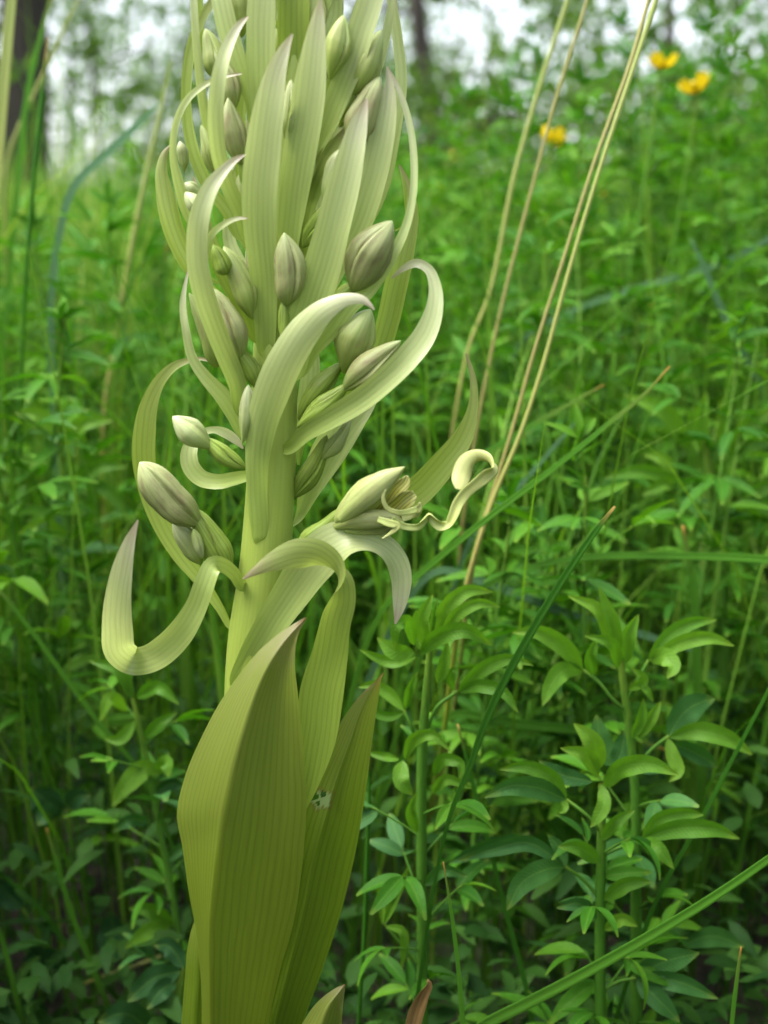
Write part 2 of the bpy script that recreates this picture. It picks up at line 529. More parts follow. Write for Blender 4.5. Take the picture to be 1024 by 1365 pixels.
def ground_mat():
    t = NT('soil and moss')
    co = t.n('ShaderNodeTexCoord').outputs['Object']
    n1 = t.n('ShaderNodeTexNoise', i_Vector=co, i_Scale=6.0, i_Detail=6.0).outputs[0]
    n2 = t.n('ShaderNodeTexNoise', i_Vector=co, i_Scale=90.0, i_Detail=6.0).outputs[0]
    soil = t.ramp(n2, [(0.3, (0.008, 0.006, 0.004)), (0.5, (0.022, 0.016, 0.010)), (0.72, (0.06, 0.045, 0.03))])
    moss = t.ramp(n2, [(0.3, (0.01, 0.02, 0.004)), (0.7, (0.04, 0.07, 0.012))])
    f = t.math('MULTIPLY', t.math('SUBTRACT', n1, 0.42, clamp=True), 6.0, clamp=True)
    col = t.mix(f, soil, moss)
    bp = t.n('ShaderNodeBump', i_Strength=0.8, i_Distance=0.01, i_Height=n2)
    pb = t.n('ShaderNodeBsdfPrincipled', i_Base_Color=col, i_Roughness=0.95, i_Normal=bp.outputs[0])
    return t.out(pb.outputs[0])


M['ground'] = ground_mat()

# ------------------------------------------------------------------ ground
xs = np.concatenate([-np.geomspace(120, 1.6, 26), np.linspace(-1.5, 1.5, 61), np.geomspace(1.6, 120, 26)])
ys = np.concatenate([-np.geomspace(60, 1.1, 16), np.linspace(-1, 3, 81), np.geomspace(3.1, 160, 40)])
GX, GY = np.meshgrid(xs, ys, indexing='ij')
GZ = ground_z(GX, GY)
V = np.stack([GX, GY, GZ], -1).reshape(-1, 3)
g = link('ground', make_mesh('ground', V, grid_faces(len(xs), len(ys), flip=True), mats=(M['ground'],)))
g['kind'] = 'structure'

# ------------------------------------------------------------------ the orchid
obase, _ = at(333, 1365, 0.0)
OB = (obase[0] - 0.002, 0.0, float(ground_z(obase[0], 0.0)) - 0.004)
orchid = root('orchid', OB, 'tall pale green orchid spike with curling strap bracts and closed buds', 'orchid')

stem_px = [(331, 1365, 60), (333, 1250, 64), (336, 1130, 72), (338, 1010, 80), (340, 920, 82), (344, 850, 80), (352, 770, 70), (358, 690, 66),
           (363, 600, 64), (366, 500, 60), (368, 400, 54), (378, 300, 50), (386, 200, 44), (393, 100, 38), (398, 0, 32), (402, -110, 26), (405, -230, 17), (407, -330, 6)]
rows = [[OB[0], 0.0, OB[2] - 0.01, 0.0068], [OB[0] + 0.001, 0.0, OB[2] + 0.06, 0.0066]]
for (x, y, w) in stem_px:
    P, s = at(x, y, 0.0)
    rows.append([*P, w * s / 2])
part('stem', tube3(rows, seg=26, n=120, ribs=7, ribamp=0.015), M['stem'], orchid)

BS = [0]
AX = np.array(rows)[:, :3]


def bract(pts, D, mat='bract_pale', cup=0.3, fold=0.0, th=0.0006, wave=0.05, n=64, m=11, name='bract', parent=None, extra=None):
    BS[0] += 1
    rows = pxrows(pts, D)
    if pts[0][2] >= 5:                     # the base narrows into the stem
        b = rows[0].copy()
        dv = nrm(rows[0, :3] - rows[1, :3])
        ax = np.array([np.interp(b[2], AX[:, 2], AX[:, 0]), 0.0, b[2]])
        b[:3] = b[:3] + dv * 0.0016 + nrm(ax - b[:3]) * min(0.003, np.linalg.norm(ax - b[:3]))
        b[3] *= 0.35
        rows = np.concatenate([b[None], rows])
    if extra is not None:
        rows = np.concatenate([np.array(extra), rows])
    d = ribbon3(rows, n=n, m=m, cup=cup, fold=fold, thick=False, wave=wave, seed=BS[0])
    return part(name, d, M[mat], parent or orchid)


# --- upper spike: base -> tip, depth in mm (negative = towards the camera)
bract([(356, 470, 20), (354, 430, 30), (352, 370, 37), (347, 310, 42), (346, 260, 46), (351, 205, 48), (358, 150, 42), (367, 103, 30), (380, 65, 15), (390, 45, 2)], [-5, -10, -16, -20, -22])
bract([(384, 370, 16), (385, 330, 26), (391, 267, 38), (400, 205, 45), (409, 150, 44), (415, 103, 40), (421, 50, 27), (425, 20, 16), (427, -2, 2)], [-5, -9, -13, -16, -18])
bract([(392, 500, 18), (400, 450, 40), (416, 400, 50), (430, 357, 51), (445, 300, 47), (459, 246, 42), (469, 205, 34), (479, 164, 23), (486, 142, 10), (489, 131, 2)], [-6, -11, -15, -18, -17])
bract([(416, 215, 10), (425, 193, 18), (437, 164, 26), (452, 125, 32), (469, 82, 36), (483, 35, 36), (494, 0, 34), (505, -40, 22), (512, -75, 2)], [-3, -6, -8, -9, -10])
bract([(334, 322, 14), (321, 285, 19), (304, 246, 21), (292, 205, 21), (288, 144, 22), (295, 90, 20), (309, 50, 14), (322, 30, 8), (331, 22, 2)], [-4, -10, -17, -19, -15], cup=0.35)
bract([(360, 215, 14), (352, 160, 30), (349, 120, 37), (348, 60, 38), (349, 0, 37), (352, -50, 28), (357, -100, 3)], [-4, -7, -9, -10])
bract([(340, 170, 8), (332, 130, 14), (319, 90, 22), (306, 48, 27), (295, 0, 27), (288, -40, 20), (286, -75, 2)], [-3, -6, -8, -8])
bract([(300, 240, 6), (284, 200, 11), (274, 155, 13), (265, 90, 11), (260, 30, 10), (259, -20, 8), (262, -60, 2)], [2, -4, -8, -8], cup=0.4)
bract([(318, 315, 10), (304, 284, 15), (279, 250, 16), (259, 205, 16), (249, 150, 14), (250, 95, 14), (258, 52, 13), (272, 20, 12), (284, 0, 10), (292, -22, 2)], [0, 3, 6, 7, 5], mat='bract_green', cup=0.2)
bract([(300, 345, 8), (272, 315, 14), (252, 285, 17), (239, 246, 14), (231, 205, 10), (235, 165, 9), (250, 133, 9), (270, 115, 8), (295, 103, 6), (322, 98, 2)], [2, 0, -4, -8, -11], cup=0.35)
bract([(302, 400, 8), (272, 378, 16), (248, 345, 25), (231, 305, 28), (220, 260, 24), (215, 225, 15), (220, 203, 8), (228, 193, 2)], [2, 4, 6, 7], mat='bract_green', cup=-0.35)
bract([(326, 552, 16), (316, 510, 24), (298, 465, 28), (282, 422, 29), (269, 379, 29), (263, 336, 28), (266, 293, 27), (278, 256, 23), (298, 228, 15), (314, 213, 9), (327, 206, 2)], [-6, -15, -22, -26, -22], cup=0.4)
bract([(345, 450, 18), (330, 415, 24), (305, 375, 24), (284, 330, 20), (270, 285, 16), (262, 255, 10), (258, 235, 2)], [-3, -6, -6, -2], mat='bract_green', cup=0.25)
bract([(276, 370, 10), (273, 340, 10), (281, 315, 9), (300, 298, 8), (318, 291, 5), (329, 291, 2)], [-6, -8, -14, -16], cup=0.2)
bract([(330, 580, 18), (312, 551, 22), (297, 528, 22), (274, 503, 17), (257, 478, 13), (248, 440, 11), (244, 405, 9), (247, 380, 5), (251, 360, 2)], [-4, -8, -10, -8], cup=0.25)
# loop to the left of the stem
bract([(308, 836, 8), (294, 812, 12), (264, 768, 20), (241, 738, 25), (213, 690, 27), (198, 645, 30), (192, 609, 31), (193, 577, 30), (199, 540, 24), (213, 508, 17), (233, 488, 12), (250, 481, 8), (268, 478, 5), (283, 483, 2)], [4, 9, 13, 15, 13, 10, 6], mat='bract_green', cup=0.2, n=90)
# small loop
bract([(332, 634, 14), (312, 638, 18), (290, 642, 20), (268, 637, 22), (254, 620, 24), (253, 600, 22), (266, 580, 12), (283, 573, 9), (300, 577, 13), (316, 588, 10), (324, 598, 2)], [0, 4, 4, 8, 10], cup=0.25)
# folded bract at the lower left
bract([(324, 782, 14), (313, 766, 17), (298, 754, 20, 12), (284, 754, 25, 5), (273, 778, 28), (262, 808, 30), (245, 838, 36), (219, 866, 39), (196, 879, 37), (178, 881, 36), (161, 868, 40), (157, 838, 41), (158, 797, 36), (164, 757, 28), (173, 722, 16), (184, 693, 2)], [-6, -10, -14, -18, -20, -20, -19, -14, -8, -4, -11, -20, -26, -29, -31, -32], cup=0.2, n=100)
# big arch in front of the stem
bract([(346, 721, 16), (346, 705, 23), (343, 657, 27), (343, 609, 34), (350, 562, 41), (363, 520, 47), (382, 478, 47), (408, 438, 42), (436, 411, 29), (462, 399, 18), (482, 399, 12), (494, 407, 6), (499, 413, 2)], [-7, -9, -14, -20, -26, -30, -30], cup=-0.28, n=90)
# arch on the right
bract([(384, 598, 16), (407, 578, 22), (442, 557, 28), (477, 536, 32), (511, 509, 33), (544, 476, 33), (566, 447, 30), (579, 412, 23), (580, 382, 17), (571, 359, 13), (555, 351, 12), (538, 358, 8), (522, 371, 2)], [-7, -13, -17, -18, -14, -8, -4], cup=0.3, n=90)
bract([(398, 500, 12), (420, 465, 18), (441, 442, 21), (467, 407, 24), (490, 387, 22), (520, 345, 17), (540, 305, 12), (550, 265, 10), (552, 215, 10), (546, 165, 9), (534, 125, 7), (521, 98, 4), (516, 90, 2)], [-2, -8, -11, -9, -6, -4], cup=0.3, n=80)
bract([(420, 420, 14), (436, 385, 24), (452, 345, 33), (476, 300, 38), (494, 246, 39), (508, 190, 34), (517, 140, 24), (519, 110, 12), (516, 88, 2)], [-4, -6, -8, -8], cup=0.4)
bract([(420, 570, 12), (470, 525, 24), (505, 470, 28), (517, 430, 30), (527, 385, 31), (540, 330, 28), (549, 285, 18), (545, 245, 6), (533, 220, 2)], [4, 8, 11, 12], mat='bract_green', cup=0.3)
bract([(465, 330, 10), (492, 290, 18), (512, 240, 20), (525, 180, 18), (535, 110, 15), (531, 60, 14), (522, 0, 13), (514, -50, 3)], [3, 6, 8, 6], cup=0.3)
bract([(455, 175, 6), (472, 140, 12), (497, 105, 14), (512, 60, 13), (519, 25, 11), (524, -10, 7), (527, -40, 2)], [2, 4, 5, 5], cup=0.3)
bract([(540, 300, 5), (541, 265, 5), (537, 235, 5), (532, 220, 2)], [14, 15, 15], mat='bract_green')
bract([(388, 160, 14), (390, 110, 30), (391, 60, 40), (392, 0, 42), (393, -50, 34), (396, -110, 3)], [-2, -4, -6, -6], mat='bract_green')
bract([(420, 260, 12), (432, 215, 22), (446, 178, 24), (462, 150, 16), (474, 132, 4)], [-2, -3, -4], cup=0.3)
bract([(398, 360, 10), (404, 300, 22), (418, 250, 26), (436, 210, 24), (452, 185, 12), (460, 170, 2)], [-2, -3, -5], mat='bract_green')
bract([(330, 260, 10), (322, 215, 20), (318, 160, 20), (324, 110, 16), (332, 70, 8), (336, 50, 2)], [2, 2, 3], mat='bract_green')
bract([(395, 695, 8), (414, 650, 30), (440, 600, 46), (465, 562, 44), (487, 535, 30), (506, 500, 16), (515, 470, 3)], [8, 10, 12, 12], cup=0.35)
bract([(388, 460, 14), (402, 440, 24), (414, 480, 24), (410, 530, 26), (402, 575, 18), (398, 620, 3)][::-1], [6, 5, 4])
bract([(410, 60, 12), (424, 20, 22), (438, -30, 28), (452, -80, 20), (460, -120, 2)], [0, -3, -5])
bract([(365, 30, 10), (368, -40, 26), (372, -110, 26), (378, -160, 3)], [-3, -6, -6])
bract([(400, -60, 10), (406, -120, 22), (410, -180, 20), (413, -230, 2)], [-3, -5, -5])
bract([(340, 0, 8), (322, -60, 20), (318, -120, 18), (326, -170, 2)], [-1, -2, -2])
bract([(430, -20, 8), (452, -90, 20), (460, -150, 18), (456, -200, 2)], [1, 2, 2])
bract([(390, -120, 8), (386, -190, 18), (388, -250, 14), (394, -300, 2)], [-2, -4, -3])
bract([(412, -170, 8), (424, -230, 16), (424, -290, 12), (418, -340, 2)], [-1, -2, -2])
bract([(480, 60, 8), (498, 10, 18), (508, -40, 20), (506, -90, 12), (500, -120, 2)], [6, 8, 8], mat='bract_green')
bract([(272, 75, 6), (268, 30, 9), (266, -10, 9), (270, -50, 2)], [8, 9, 8], mat='bract_green')

frs = np.random.default_rng(91)
for k in range(26):
    y0 = 430 - 20 * k + frs.uniform(-12, 12)
    xc = np.interp(y0, [-330, 0, 400, 700], [407, 398, 368, 358])
    sd_ = 1 if k % 2 else -1
    sp_ = frs.uniform(18, 66) * (1.0 if y0 > 100 else 0.85)
    L_ = frs.uniform(120, 175)
    w_ = frs.uniform(16, 26)
    dp = frs.uniform(3, 12)
    bract([(xc + sd_ * 8, y0, w_ * 0.5), (xc + sd_ * sp_ * 0.55, y0 - L_ * 0.3, w_), (xc + sd_ * sp_, y0 - L_ * 0.65, w_ * 0.9), (xc + sd_ * sp_ * 0.95, y0 - L_ * 0.9, w_ * 0.5), (xc + sd_ * sp_ * 0.8, y0 - L_, 2)], [2, dp * 0.6, dp, dp], mat='bract_green' if k % 3 else 'bract_pale', n=40, m=7)

# --- lower bracts
# bract arching over to the right under the flower
bract([(318, 912, 22), (334, 880, 36), (358, 838, 42), (388, 792, 50), (416, 752, 56), (440, 729, 58, -15), (464, 718, 56, -32), (488, 719, 50, -45), (510, 728, 40, -42), (527, 746, 33, -25), (535, 770, 28, 0), (534, 796, 22, 10), (530, 820, 10), (527, 832, 2)], [-7, -10, -13, -16, -18, -18, -16, -14], cup=0.22, n=90, m=13)
# bract with the eaten hole, tip bent back over the stem
bract([(380, 1125, 12), (396, 1086, 16), (411, 1044, 28), (421, 990, 50), (429, 924, 58), (440, 872, 48), (448, 828, 40), (455, 797, 40, 35), (454, 772, 44, 68), (441, 753, 48, 118), (419, 740, 47, 148), (395, 739, 42, 162), (366, 748, 27, 172), (343, 760, 13, 178), (324, 772, 2, 180)], [-10, -12, -13, -14, -15, -16, -20, -24, -28, -31, -33], mat='bract_green', cup=0.22, n=100, m=13)


def rails(rowsL, name, mat, n=90, m=25, th=0.0008, holes=(), patch=None, bow=0.0):
    """a wide leaf from three rails: rows of (left x,y,d, keel x,y,d, right x,y,d), depth in mm, base -> tip"""
    rowsL = np.array(rowsL, float)
    pts = []
    for k in range(3):
        q = np.array([at(r[3 * k], r[3 * k + 1], r[3 * k + 2] / 1000)[0] for r in rowsL])
        pts.append(q)
    C = np.concatenate([pts[1], pts[0], pts[2]], 1)
    S = catmull(C, n)
    K, L, R_ = S[:, :3], S[:, 3:6], S[:, 6:9]
    u = np.linspace(-1, 1, m)
    G = np.empty((n, m, 3))
    for j, a in enumerate(u):
        b = abs(a)
        E = L if a < 0 else R_
        G[:, j] = K * (1 - b) + E * b
        vdir = nrm(CAM - G[:, j])
        wl_ = np.linalg.norm(E - K, axis=1, keepdims=True)
        G[:, j] += vdir * bow * wl_ * b * (1 - b)
    arc = np.concatenate([[0], np.cumsum(np.linalg.norm(np.diff(K, axis=0), axis=1))])
    # sideways distance for the veins, widest row sets the spacing so the veins converge at the tip
    wid = np.linalg.norm(L - K, axis=1).max() + np.linalg.norm(R_ - K, axis=1).max()
    uv = np.stack([np.tile(u * wid * 500, (n, 1)), np.tile((arc * 1000)[:, None], (1, m))], -1)
    tf = np.tile((arc / arc[-1])[:, None], (1, m))
    V, Fc, uv2, at_ = G.reshape(-1, 3), grid_faces(n, m), uv.reshape(-1, 2), {'tipf': tf.ravel()}
    q = proj(V)
    pv = np.zeros(len(V))
    if patch:
        px, py, rx, ry = patch
        d = np.hypot((q[:, 0] - px) / rx, (q[:, 1] - py) / ry)
        d = d * (1 + 0.16 * np.sin(np.arctan2(q[:, 1] - py, q[:, 0] - px) * 5 + 1) + 0.1 * np.sin(q[:, 0] * 1.3 + q[:, 1]))
        pv = np.clip((1.0 - d) * 4.0, 0, 0.85)
        at_['ring'] = np.clip(1 - np.abs(d - 1.02) * 5, 0, 1) * 0.8
    at_['patch'] = pv
    if holes:
        cen = q[Fc].mean(1)
        keep = np.ones(len(Fc), bool)
        for (hx, hy, hr, hs) in holes:
            keep &= np.hypot((cen[:, 0] - hx) / hr, (cen[:, 1] - hy) / hs) > 1
        Fc = Fc[keep]
    return part(name, (V, Fc, uv2, at_), M[mat], orchid)


# the great sheathing bract in front, keeled
rails([
    (272, 1560, -6, 285, 1560, -9, 345, 1560, -6),
    (268, 1440, -10, 282, 1440, -15, 352, 1440, -8),
    (269, 1365, -11, 281, 1365, -18, 358, 1365, -9),
    (268, 1310, -12, 280, 1310, -21, 372, 1300, -10),
    (260, 1235, -12, 280, 1234, -25, 391, 1232, -12),
    (251, 1185, -12, 286, 1170, -28, 401, 1170, -13),
    (243, 1128, -12, 294, 1115, -30, 406, 1120, -14),
    (236, 1083, -12, 302, 1070, -32, 409, 1065, -15),
    (247, 1034, -13, 311, 1028, -33, 406, 1020, -16),
    (271, 978, -15, 324, 978, -34, 402, 975, -18),
    (304, 920, -19, 343, 920, -34, 397, 924, -21),
    (345, 868, -25, 364, 877, -34, 393, 882, -26),
    (378, 840, -29, 385, 848, -33, 396, 852, -29),
    (398, 828, -31, 400, 832, -32, 402, 836, -31),
    (407, 823, -32, 408, 823, -32, 409, 824, -32),
], 'bract', 'bract_low', n=110, m=27, bow=0.12)
# the green bract behind it with the insect hole
rails([
    (300, 1560, -2, 330, 1560, -6, 372, 1560, 0),
    (318, 1440, -3, 350, 1440, -8, 390, 1440, 0),
    (330, 1365, -4, 366, 1365, -10, 404, 1365, 0),
    (345, 1290, -4, 385, 1290, -10, 431, 1290, 2),
    (358, 1220, -5, 404, 1215, -10, 454, 1218, 4),
    (372, 1150, -5, 418, 1145, -9, 471, 1150, 6),
    (385, 1100, -5, 434, 1090, -8, 483, 1086, 8),
    (404, 1054, -5, 450, 1035, -6, 491, 1030, 9),
    (432, 1005, -5, 467, 988, -4, 497, 982, 10),
    (458, 957, -3, 481, 948, -1, 503, 942, 10),
    (482, 925, 1, 496, 920, 3, 507, 915, 9),
    (500, 908, 5, 505, 905, 6, 509, 903, 8),
    (510, 897, 7, 511, 897, 7, 512, 897, 7),
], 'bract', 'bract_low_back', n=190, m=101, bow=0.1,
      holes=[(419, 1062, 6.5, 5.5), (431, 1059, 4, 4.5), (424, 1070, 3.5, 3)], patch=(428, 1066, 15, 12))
# base sheath at the left
rails([
    (236, 1560, 2, 256, 1560, -4, 300, 1560, -2),
    (239, 1440, 2, 257, 1440, -6, 300, 1440, -3),
    (242, 1365, 3, 258, 1365, -7, 300, 1365, -3),
    (246, 1310, 3, 262, 1310, -7, 300, 1310, -3),
    (250, 1265, 3, 264, 1262, -6, 298, 1265, -3),
    (257, 1234, 3, 270, 1225, -4, 296, 1220, -2),
    (275, 1195, 3, 282, 1190, 0, 296, 1185, -1),
    (292, 1165, 2, 294, 1165, 2, 296, 1165, 2),
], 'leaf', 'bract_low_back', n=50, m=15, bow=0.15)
# tip of a low leaf
rails([
    (352, 1560, -14, 380, 1560, -20, 410, 1560, -12),
    (372, 1440, -16, 404, 1440, -24, 440, 1440, -14),
    (402, 1366, -18, 428, 1368, -27, 455, 1372, -16),
    (425, 1334, -20, 440, 1338, -27, 457, 1345, -18),
    (446, 1318, -22, 452, 1322, -26, 459, 1326, -22),
    (459, 1312, -24, 460, 1312, -24, 461, 1313, -24),
], 'leaf', 'bract_low', n=50, m=15, bow=0.15)


# --- buds
def bud_data(p0, p1, w, d0, d1, tri=0.10, fat=0.45, n=32, seg=84, twist=0.22, seed=0, open_=0.0):
    """closed bud: three sepals wrapped round each other, swollen at 'fat' of the length, blunt beak at the tip"""
    A, s = at(p0[0], p0[1], d0 / 1000)
    B, _ = at(p1[0], p1[1], d1 / 1000)
    ax = B - A
    L = np.linalg.norm(ax)
    T = ax / L
    a = nrm(np.cross(T, CAM - A))
    b = np.cross(a, T)           # towards the camera
    rs = np.random.default_rng(seed + 77)
    ph = rs.uniform(0, 6.28)
    t = np.linspace(0, 1, n)
    tt = 0.5 * (1 - np.cos(PI * t))
    e = math.log(0.5) / math.log(fat)
    r = np.sin(PI * tt**e) ** 0.8 * (1 + 0.10 * np.sin(2 * PI * tt + 0.6))
    r = np.where(tt < fat, r * 0.93 + 0.07 * (1 - tt), r)
    r[0] *= 0.7
    r = r * (1 + 0.06 * np.sin(tt * 9 + seed))
    R = w * s / 2 * 0.93
    th = np.linspace(0, 2 * PI, seg, endpoint=False)
    ang = 3 * th[None, :] + ph + twist * tt[:, None] * 3
    fr = np.mod(ang / (2 * PI), 1.0)
    seam = np.minimum(fr, 1 - fr)
    body = np.sin(PI * np.clip(tt, 0, 1))[:, None] ** 0.5
    lob = 1 + body * (tri * 1.3 * (fr ** 0.7 - 0.55) - 0.26 * np.exp(-(seam / 0.05) ** 2) + 0.09 * np.exp(-((fr - 0.48) / 0.13) ** 2)) + 0.035 * body * np.cos(ang * 3 + 0.5) + 0.05 * np.sin(2 * th[None, :] + 7 * tt[:, None] + ph)
    rr = R * r[:, None] * lob
    bend = np.sin(PI * tt) * L * rs.uniform(-0.05, 0.07)
    C = A + tt[:, None] * ax + a * bend[:, None]
    G = C[:, None, :] + a * (np.cos(th)[None, :, None] * rr[..., None]) + b * (np.sin(th)[None, :, None] * rr[..., None])
    uv = np.stack([np.tile(th * R * 1000, (n, 1)), np.tile((tt * L * 1000)[:, None], (1, seg))], -1).reshape(-1, 2)
    tf = np.tile(tt[:, None], (1, seg)).ravel()
    return G.reshape(-1, 3), grid_faces(n, seg, wrap=True), uv, {'tipf': tf}


KB = [0]


def bud(p0, p1, w, d, mat='bud_green', fat=0.45, tri=0.14, ov=None, ovw=16):
    KB[0] += 1
    d = d if isinstance(d, (tuple, list)) else (d, d)
    o = part('bud', bud_data(p0, p1, w, d[0], d[1], tri=tri, fat=fat, seed=KB[0]), M[mat], orchid)
    if ov:
        part('ovary', bud_data(ov[0], ov[1], ovw, (d[0] if len(ov) < 3 else ov[2]), d[0], tri=0.16, fat=0.5, seed=KB[0] + 50, twist=1.1), M['ovary'], o)
    return o


bud((383, 408), (379, 310), 47, (-11, -15), 'bud_brown', fat=0.48, tri=0.2, ov=((378, 455), (378, 398)), ovw=17)
bud((470, 388), (523, 294), 62, (-10, -14), 'bud_brown', fat=0.5, ov=((425, 430), (480, 372), -6), ovw=26)
bud((458, 498), (494, 412), 56, (-4, -8), 'bud_green', fat=0.55, ov=((398, 560), (458, 482), -2), ovw=32)
bud((458, 520), (535, 454), 38, (-9, -13), 'bud_brown', fat=0.45, ov=((396, 570), (466, 510), -7), ovw=30)
bud((430, 612), (468, 556), 22, (-3, -5), 'bud_pale', ov=((390, 665), (436, 580), 2), ovw=32)
bud((270, 702), (186, 616), 58, (-6, -12), 'bud_brown', fat=0.55, tri=0.16, ov=((308, 762), (255, 676), -4), ovw=42)
bud((268, 752), (230, 696), 35, (-3, -5), 'bud_pale', fat=0.5)
bud((258, 705), (270, 745), 17, (-10, -9), 'bud_pale', fat=0.5)
bud((284, 598), (230, 555), 38, (-8, -10), 'bud_pale', fat=0.55, tri=0.16, ov=((328, 624), (270, 582), -7), ovw=27)
bud((323, 592), (331, 513), 28, (-13, -14), 'bud_pale', fat=0.6, tri=0.18)
bud((321, 478), (284, 384), 42, (-9, -11), 'bud_brown', fat=0.45, ov=((345, 520), (312, 460), -6), ovw=28)
bud((337, 425), (298, 328), 38, (-7, -9), 'bud_green', fat=0.5)
bud((302, 366), (284, 326), 26, (-10, -12), 'ovary', fat=0.4)
bud((290, 490), (252, 390), 32, (-4, -7), 'bud_green', fat=0.4)
bud((323, 220), (304, 130), 36, (-8, -10), 'bud_brown', fat=0.45, ov=((338, 262), (320, 206), -5), ovw=18)
bud((290, 236), (268, 166), 25, (-6, -7), 'bud_green')
bud((292, 108), (274, 38), 36, (-4, -5), 'bud_green')
bud((310, 150), (284, 62), 34, (-5, -6), 'bud_brown')
bud((246, 230), (240, 188), 18, (0, -1), 'bud_pale', fat=0.6)
bud((272, 262), (246, 244), 18, (-6, -8), 'bud_pale', fat=0.6)
bud((278, 300), (247, 256), 28, (-8, -9), 'bud_pale', fat=0.6)
bud((440, 106), (458, 20), 38, (-8, -9), 'bud_green', fat=0.55)
bud((470, 128), (508, 40), 40, (-5, -6), 'bud_green', fat=0.5, ov=((452, 170), (474, 118), -3), ovw=18)
bud((470, 200), (506, 102), 48, (-6, -7), 'bud_brown', fat=0.5, ov=((430, 250), (478, 188), -3), ovw=30)
bud((382, 190), (388, 106), 24, (-12, -13), 'bud_pale', fat=0.5)
bud((434, 275), (458, 196), 32, (-9, -10), 'bud_pale', fat=0.55, ov=((404, 330), (446, 262), -5), ovw=28)
bud((322, 50), (312, -30), 30, (-3, -4), 'bud_green')
bud((410, 60), (418, -30), 34, (-2, -3), 'bud_green')
bud((448, 0), (462, -80), 34, (-3, -4), 'bud_brown')
bud((370, 10), (366, -80), 34, (-2, -3), 'bud_green')
bud((480, 40), (500, -40), 34, (2, 2), 'bud_green')
bud((340, -60), (338, -140), 30, (0, 0), 'bud_green')
bud((420, -90), (432, -170), 30, (-2, -3), 'bud_green')
bud((388, -150), (384, -230), 26, (-3, -3), 'bud_green')
bud((410, -220), (414, -290), 22, (0, 0), 'bud_green')
bud((360, -110), (352, -180), 24, (2, 2), 'bud_green')
bud((340, 300), (318, 232), 30, (-4, -5), 'bud_green')
bud((400, 250), (420, 180), 28, (-3, -3), 'bud_green')

for k in range(16):
    y0 = 420 - 34 * k + frs.uniform(-10, 10)
    xc = np.interp(y0, [-330, 0, 400, 700], [407, 398, 368, 358])
    sd_ = 1 if k % 2 else -1
    sp_ = frs.uniform(20, 48)
    bud((xc + sd_ * sp_ * 0.6, y0), (xc + sd_ * sp_, y0 - frs.uniform(70, 88)), frs.uniform(26, 34), (1, 2), ('bud_green', 'bud_brown')[k % 3 == 0], ov=((xc + sd_ * 10, y0 + 45), (xc + sd_ * sp_ * 0.65, y0 - 8), 0), ovw=18)

# --- the one open flower on the right
fl_loc, _ = at(450, 700, -0.012)
flower = bpy.data.objects.new('flower', None)
flower.empty_display_size = 0.01
scene.collection.objects.link(flower)
flower.parent = orchid
flower.location = fl_loc - np.array(OB)
ORIG[flower] = np.array(fl_loc) - np.array(OB)


def fl(pts, D, mat, name, cup=0.4, th=0.0005, n=40, m=9, wave=0.0, fold=0.0):
    BS[0] += 1
    return part(name, ribbon3(pxrows(pts, D), n=n, m=m, cup=cup, th=th, wave=wave, seed=BS[0], fold=fold), M[mat], flower)


part('ovary', bud_data((396, 735), (458, 676), 34, -8, -13, tri=0.16, twist=1.0, seed=5), M['ovary'], flower)
part('hood', bud_data((447, 697), (540, 622), 44, -16, -20, tri=0.10, fat=0.45, seed=9, twist=0.1), M['petal'], flower)
fl([(452, 694, 10), (470, 676, 30), (494, 655, 36), (518, 636, 24), (533, 627, 8), (536, 625, 2)], [-21, -24, -25, -24], 'petal', 'sepal', cup=-0.5)
fl([(500, 690, 10), (515, 672, 22), (530, 652, 22), (540, 642, 16), (543, 634, 4)], [-15, -14, -13], 'spotted', 'petal', cup=0.5)
fl([(505, 695, 12), (524, 682, 24), (542, 666, 24), (553, 658, 10)], [-18, -17, -16], 'spotted', 'petal', cup=0.6)
fl([(446, 702, 10), (470, 694, 24), (500, 692, 26), (524, 694, 20), (536, 700, 12)], [-16, -21, -22, -20], 'petal', 'sepal', cup=-0.5)
fl([(460, 706, 8), (490, 706, 14), (515, 704, 12), (530, 698, 4)], [-17, -18, -18], 'petal', 'sepal', cup=-0.3)
fl([(552, 690, 8), (558, 679, 10), (545, 682, 8), (530, 683, 7), (516, 677, 6), (511, 664, 5), (514, 652, 3)], [-18, -20, -24, -25, -25], 'lip', 'lip_lobe', cup=0.3)
fl([(535, 688, 16), (548, 684, 14), (559, 676, 8), (560, 670, 2)], [-19, -19, -20], 'lip', 'petal', cup=0.5)
fl([(504, 692, 8), (518, 697, 10), (530, 701, 9), (522, 710, 5), (510, 718, 2)], [-24, -25, -25, -25], 'lip', 'lip_lobe', cup=0.3)
fl([(522, 692, 10), (532, 699, 10), (546, 703, 9), (558, 702, 10, 20), (566, 693, 12.4348, 50), (572, 686, 12.4348, 60), (580, 695, 13.5652, 30), (588, 701, 13.5652, 0), (598, 700, 12.4348, -30), (604, 688, 13.5652, -10), (610, 672, 14.6957, 10), (620, 658, 15.8261, 20), (634, 646, 16, 20), (648, 634, 20, 30), (658, 625, 18, 65), (651, 613, 18, 110), (638, 610, 21, 138), (625, 617, 27, 158), (617, 631, 28, 170), (613, 645, 22, 176), (611, 653, 8, 180)], [-22, -22, -22, -22, -22, -21, -20, -17, -14, -16, -20], 'lip', 'lip', cup=0.45, n=140, m=9, th=0.0004, wave=0.25)
# the bract behind the flower
bract([(404, 742, 14), (440, 722, 26), (480, 702, 36), (520, 680, 40), (558, 654, 40), (592, 617, 36), (617, 583, 27), (630, 545, 14), (631, 508, 9), (626, 485, 5), (621, 471, 2)], [-4, -4, -5, -6, -6, -6], mat='bract_green', cup=0.3, n=80)

# ------------------------------------------------------------------ grass blades, one by one
BLADES = []


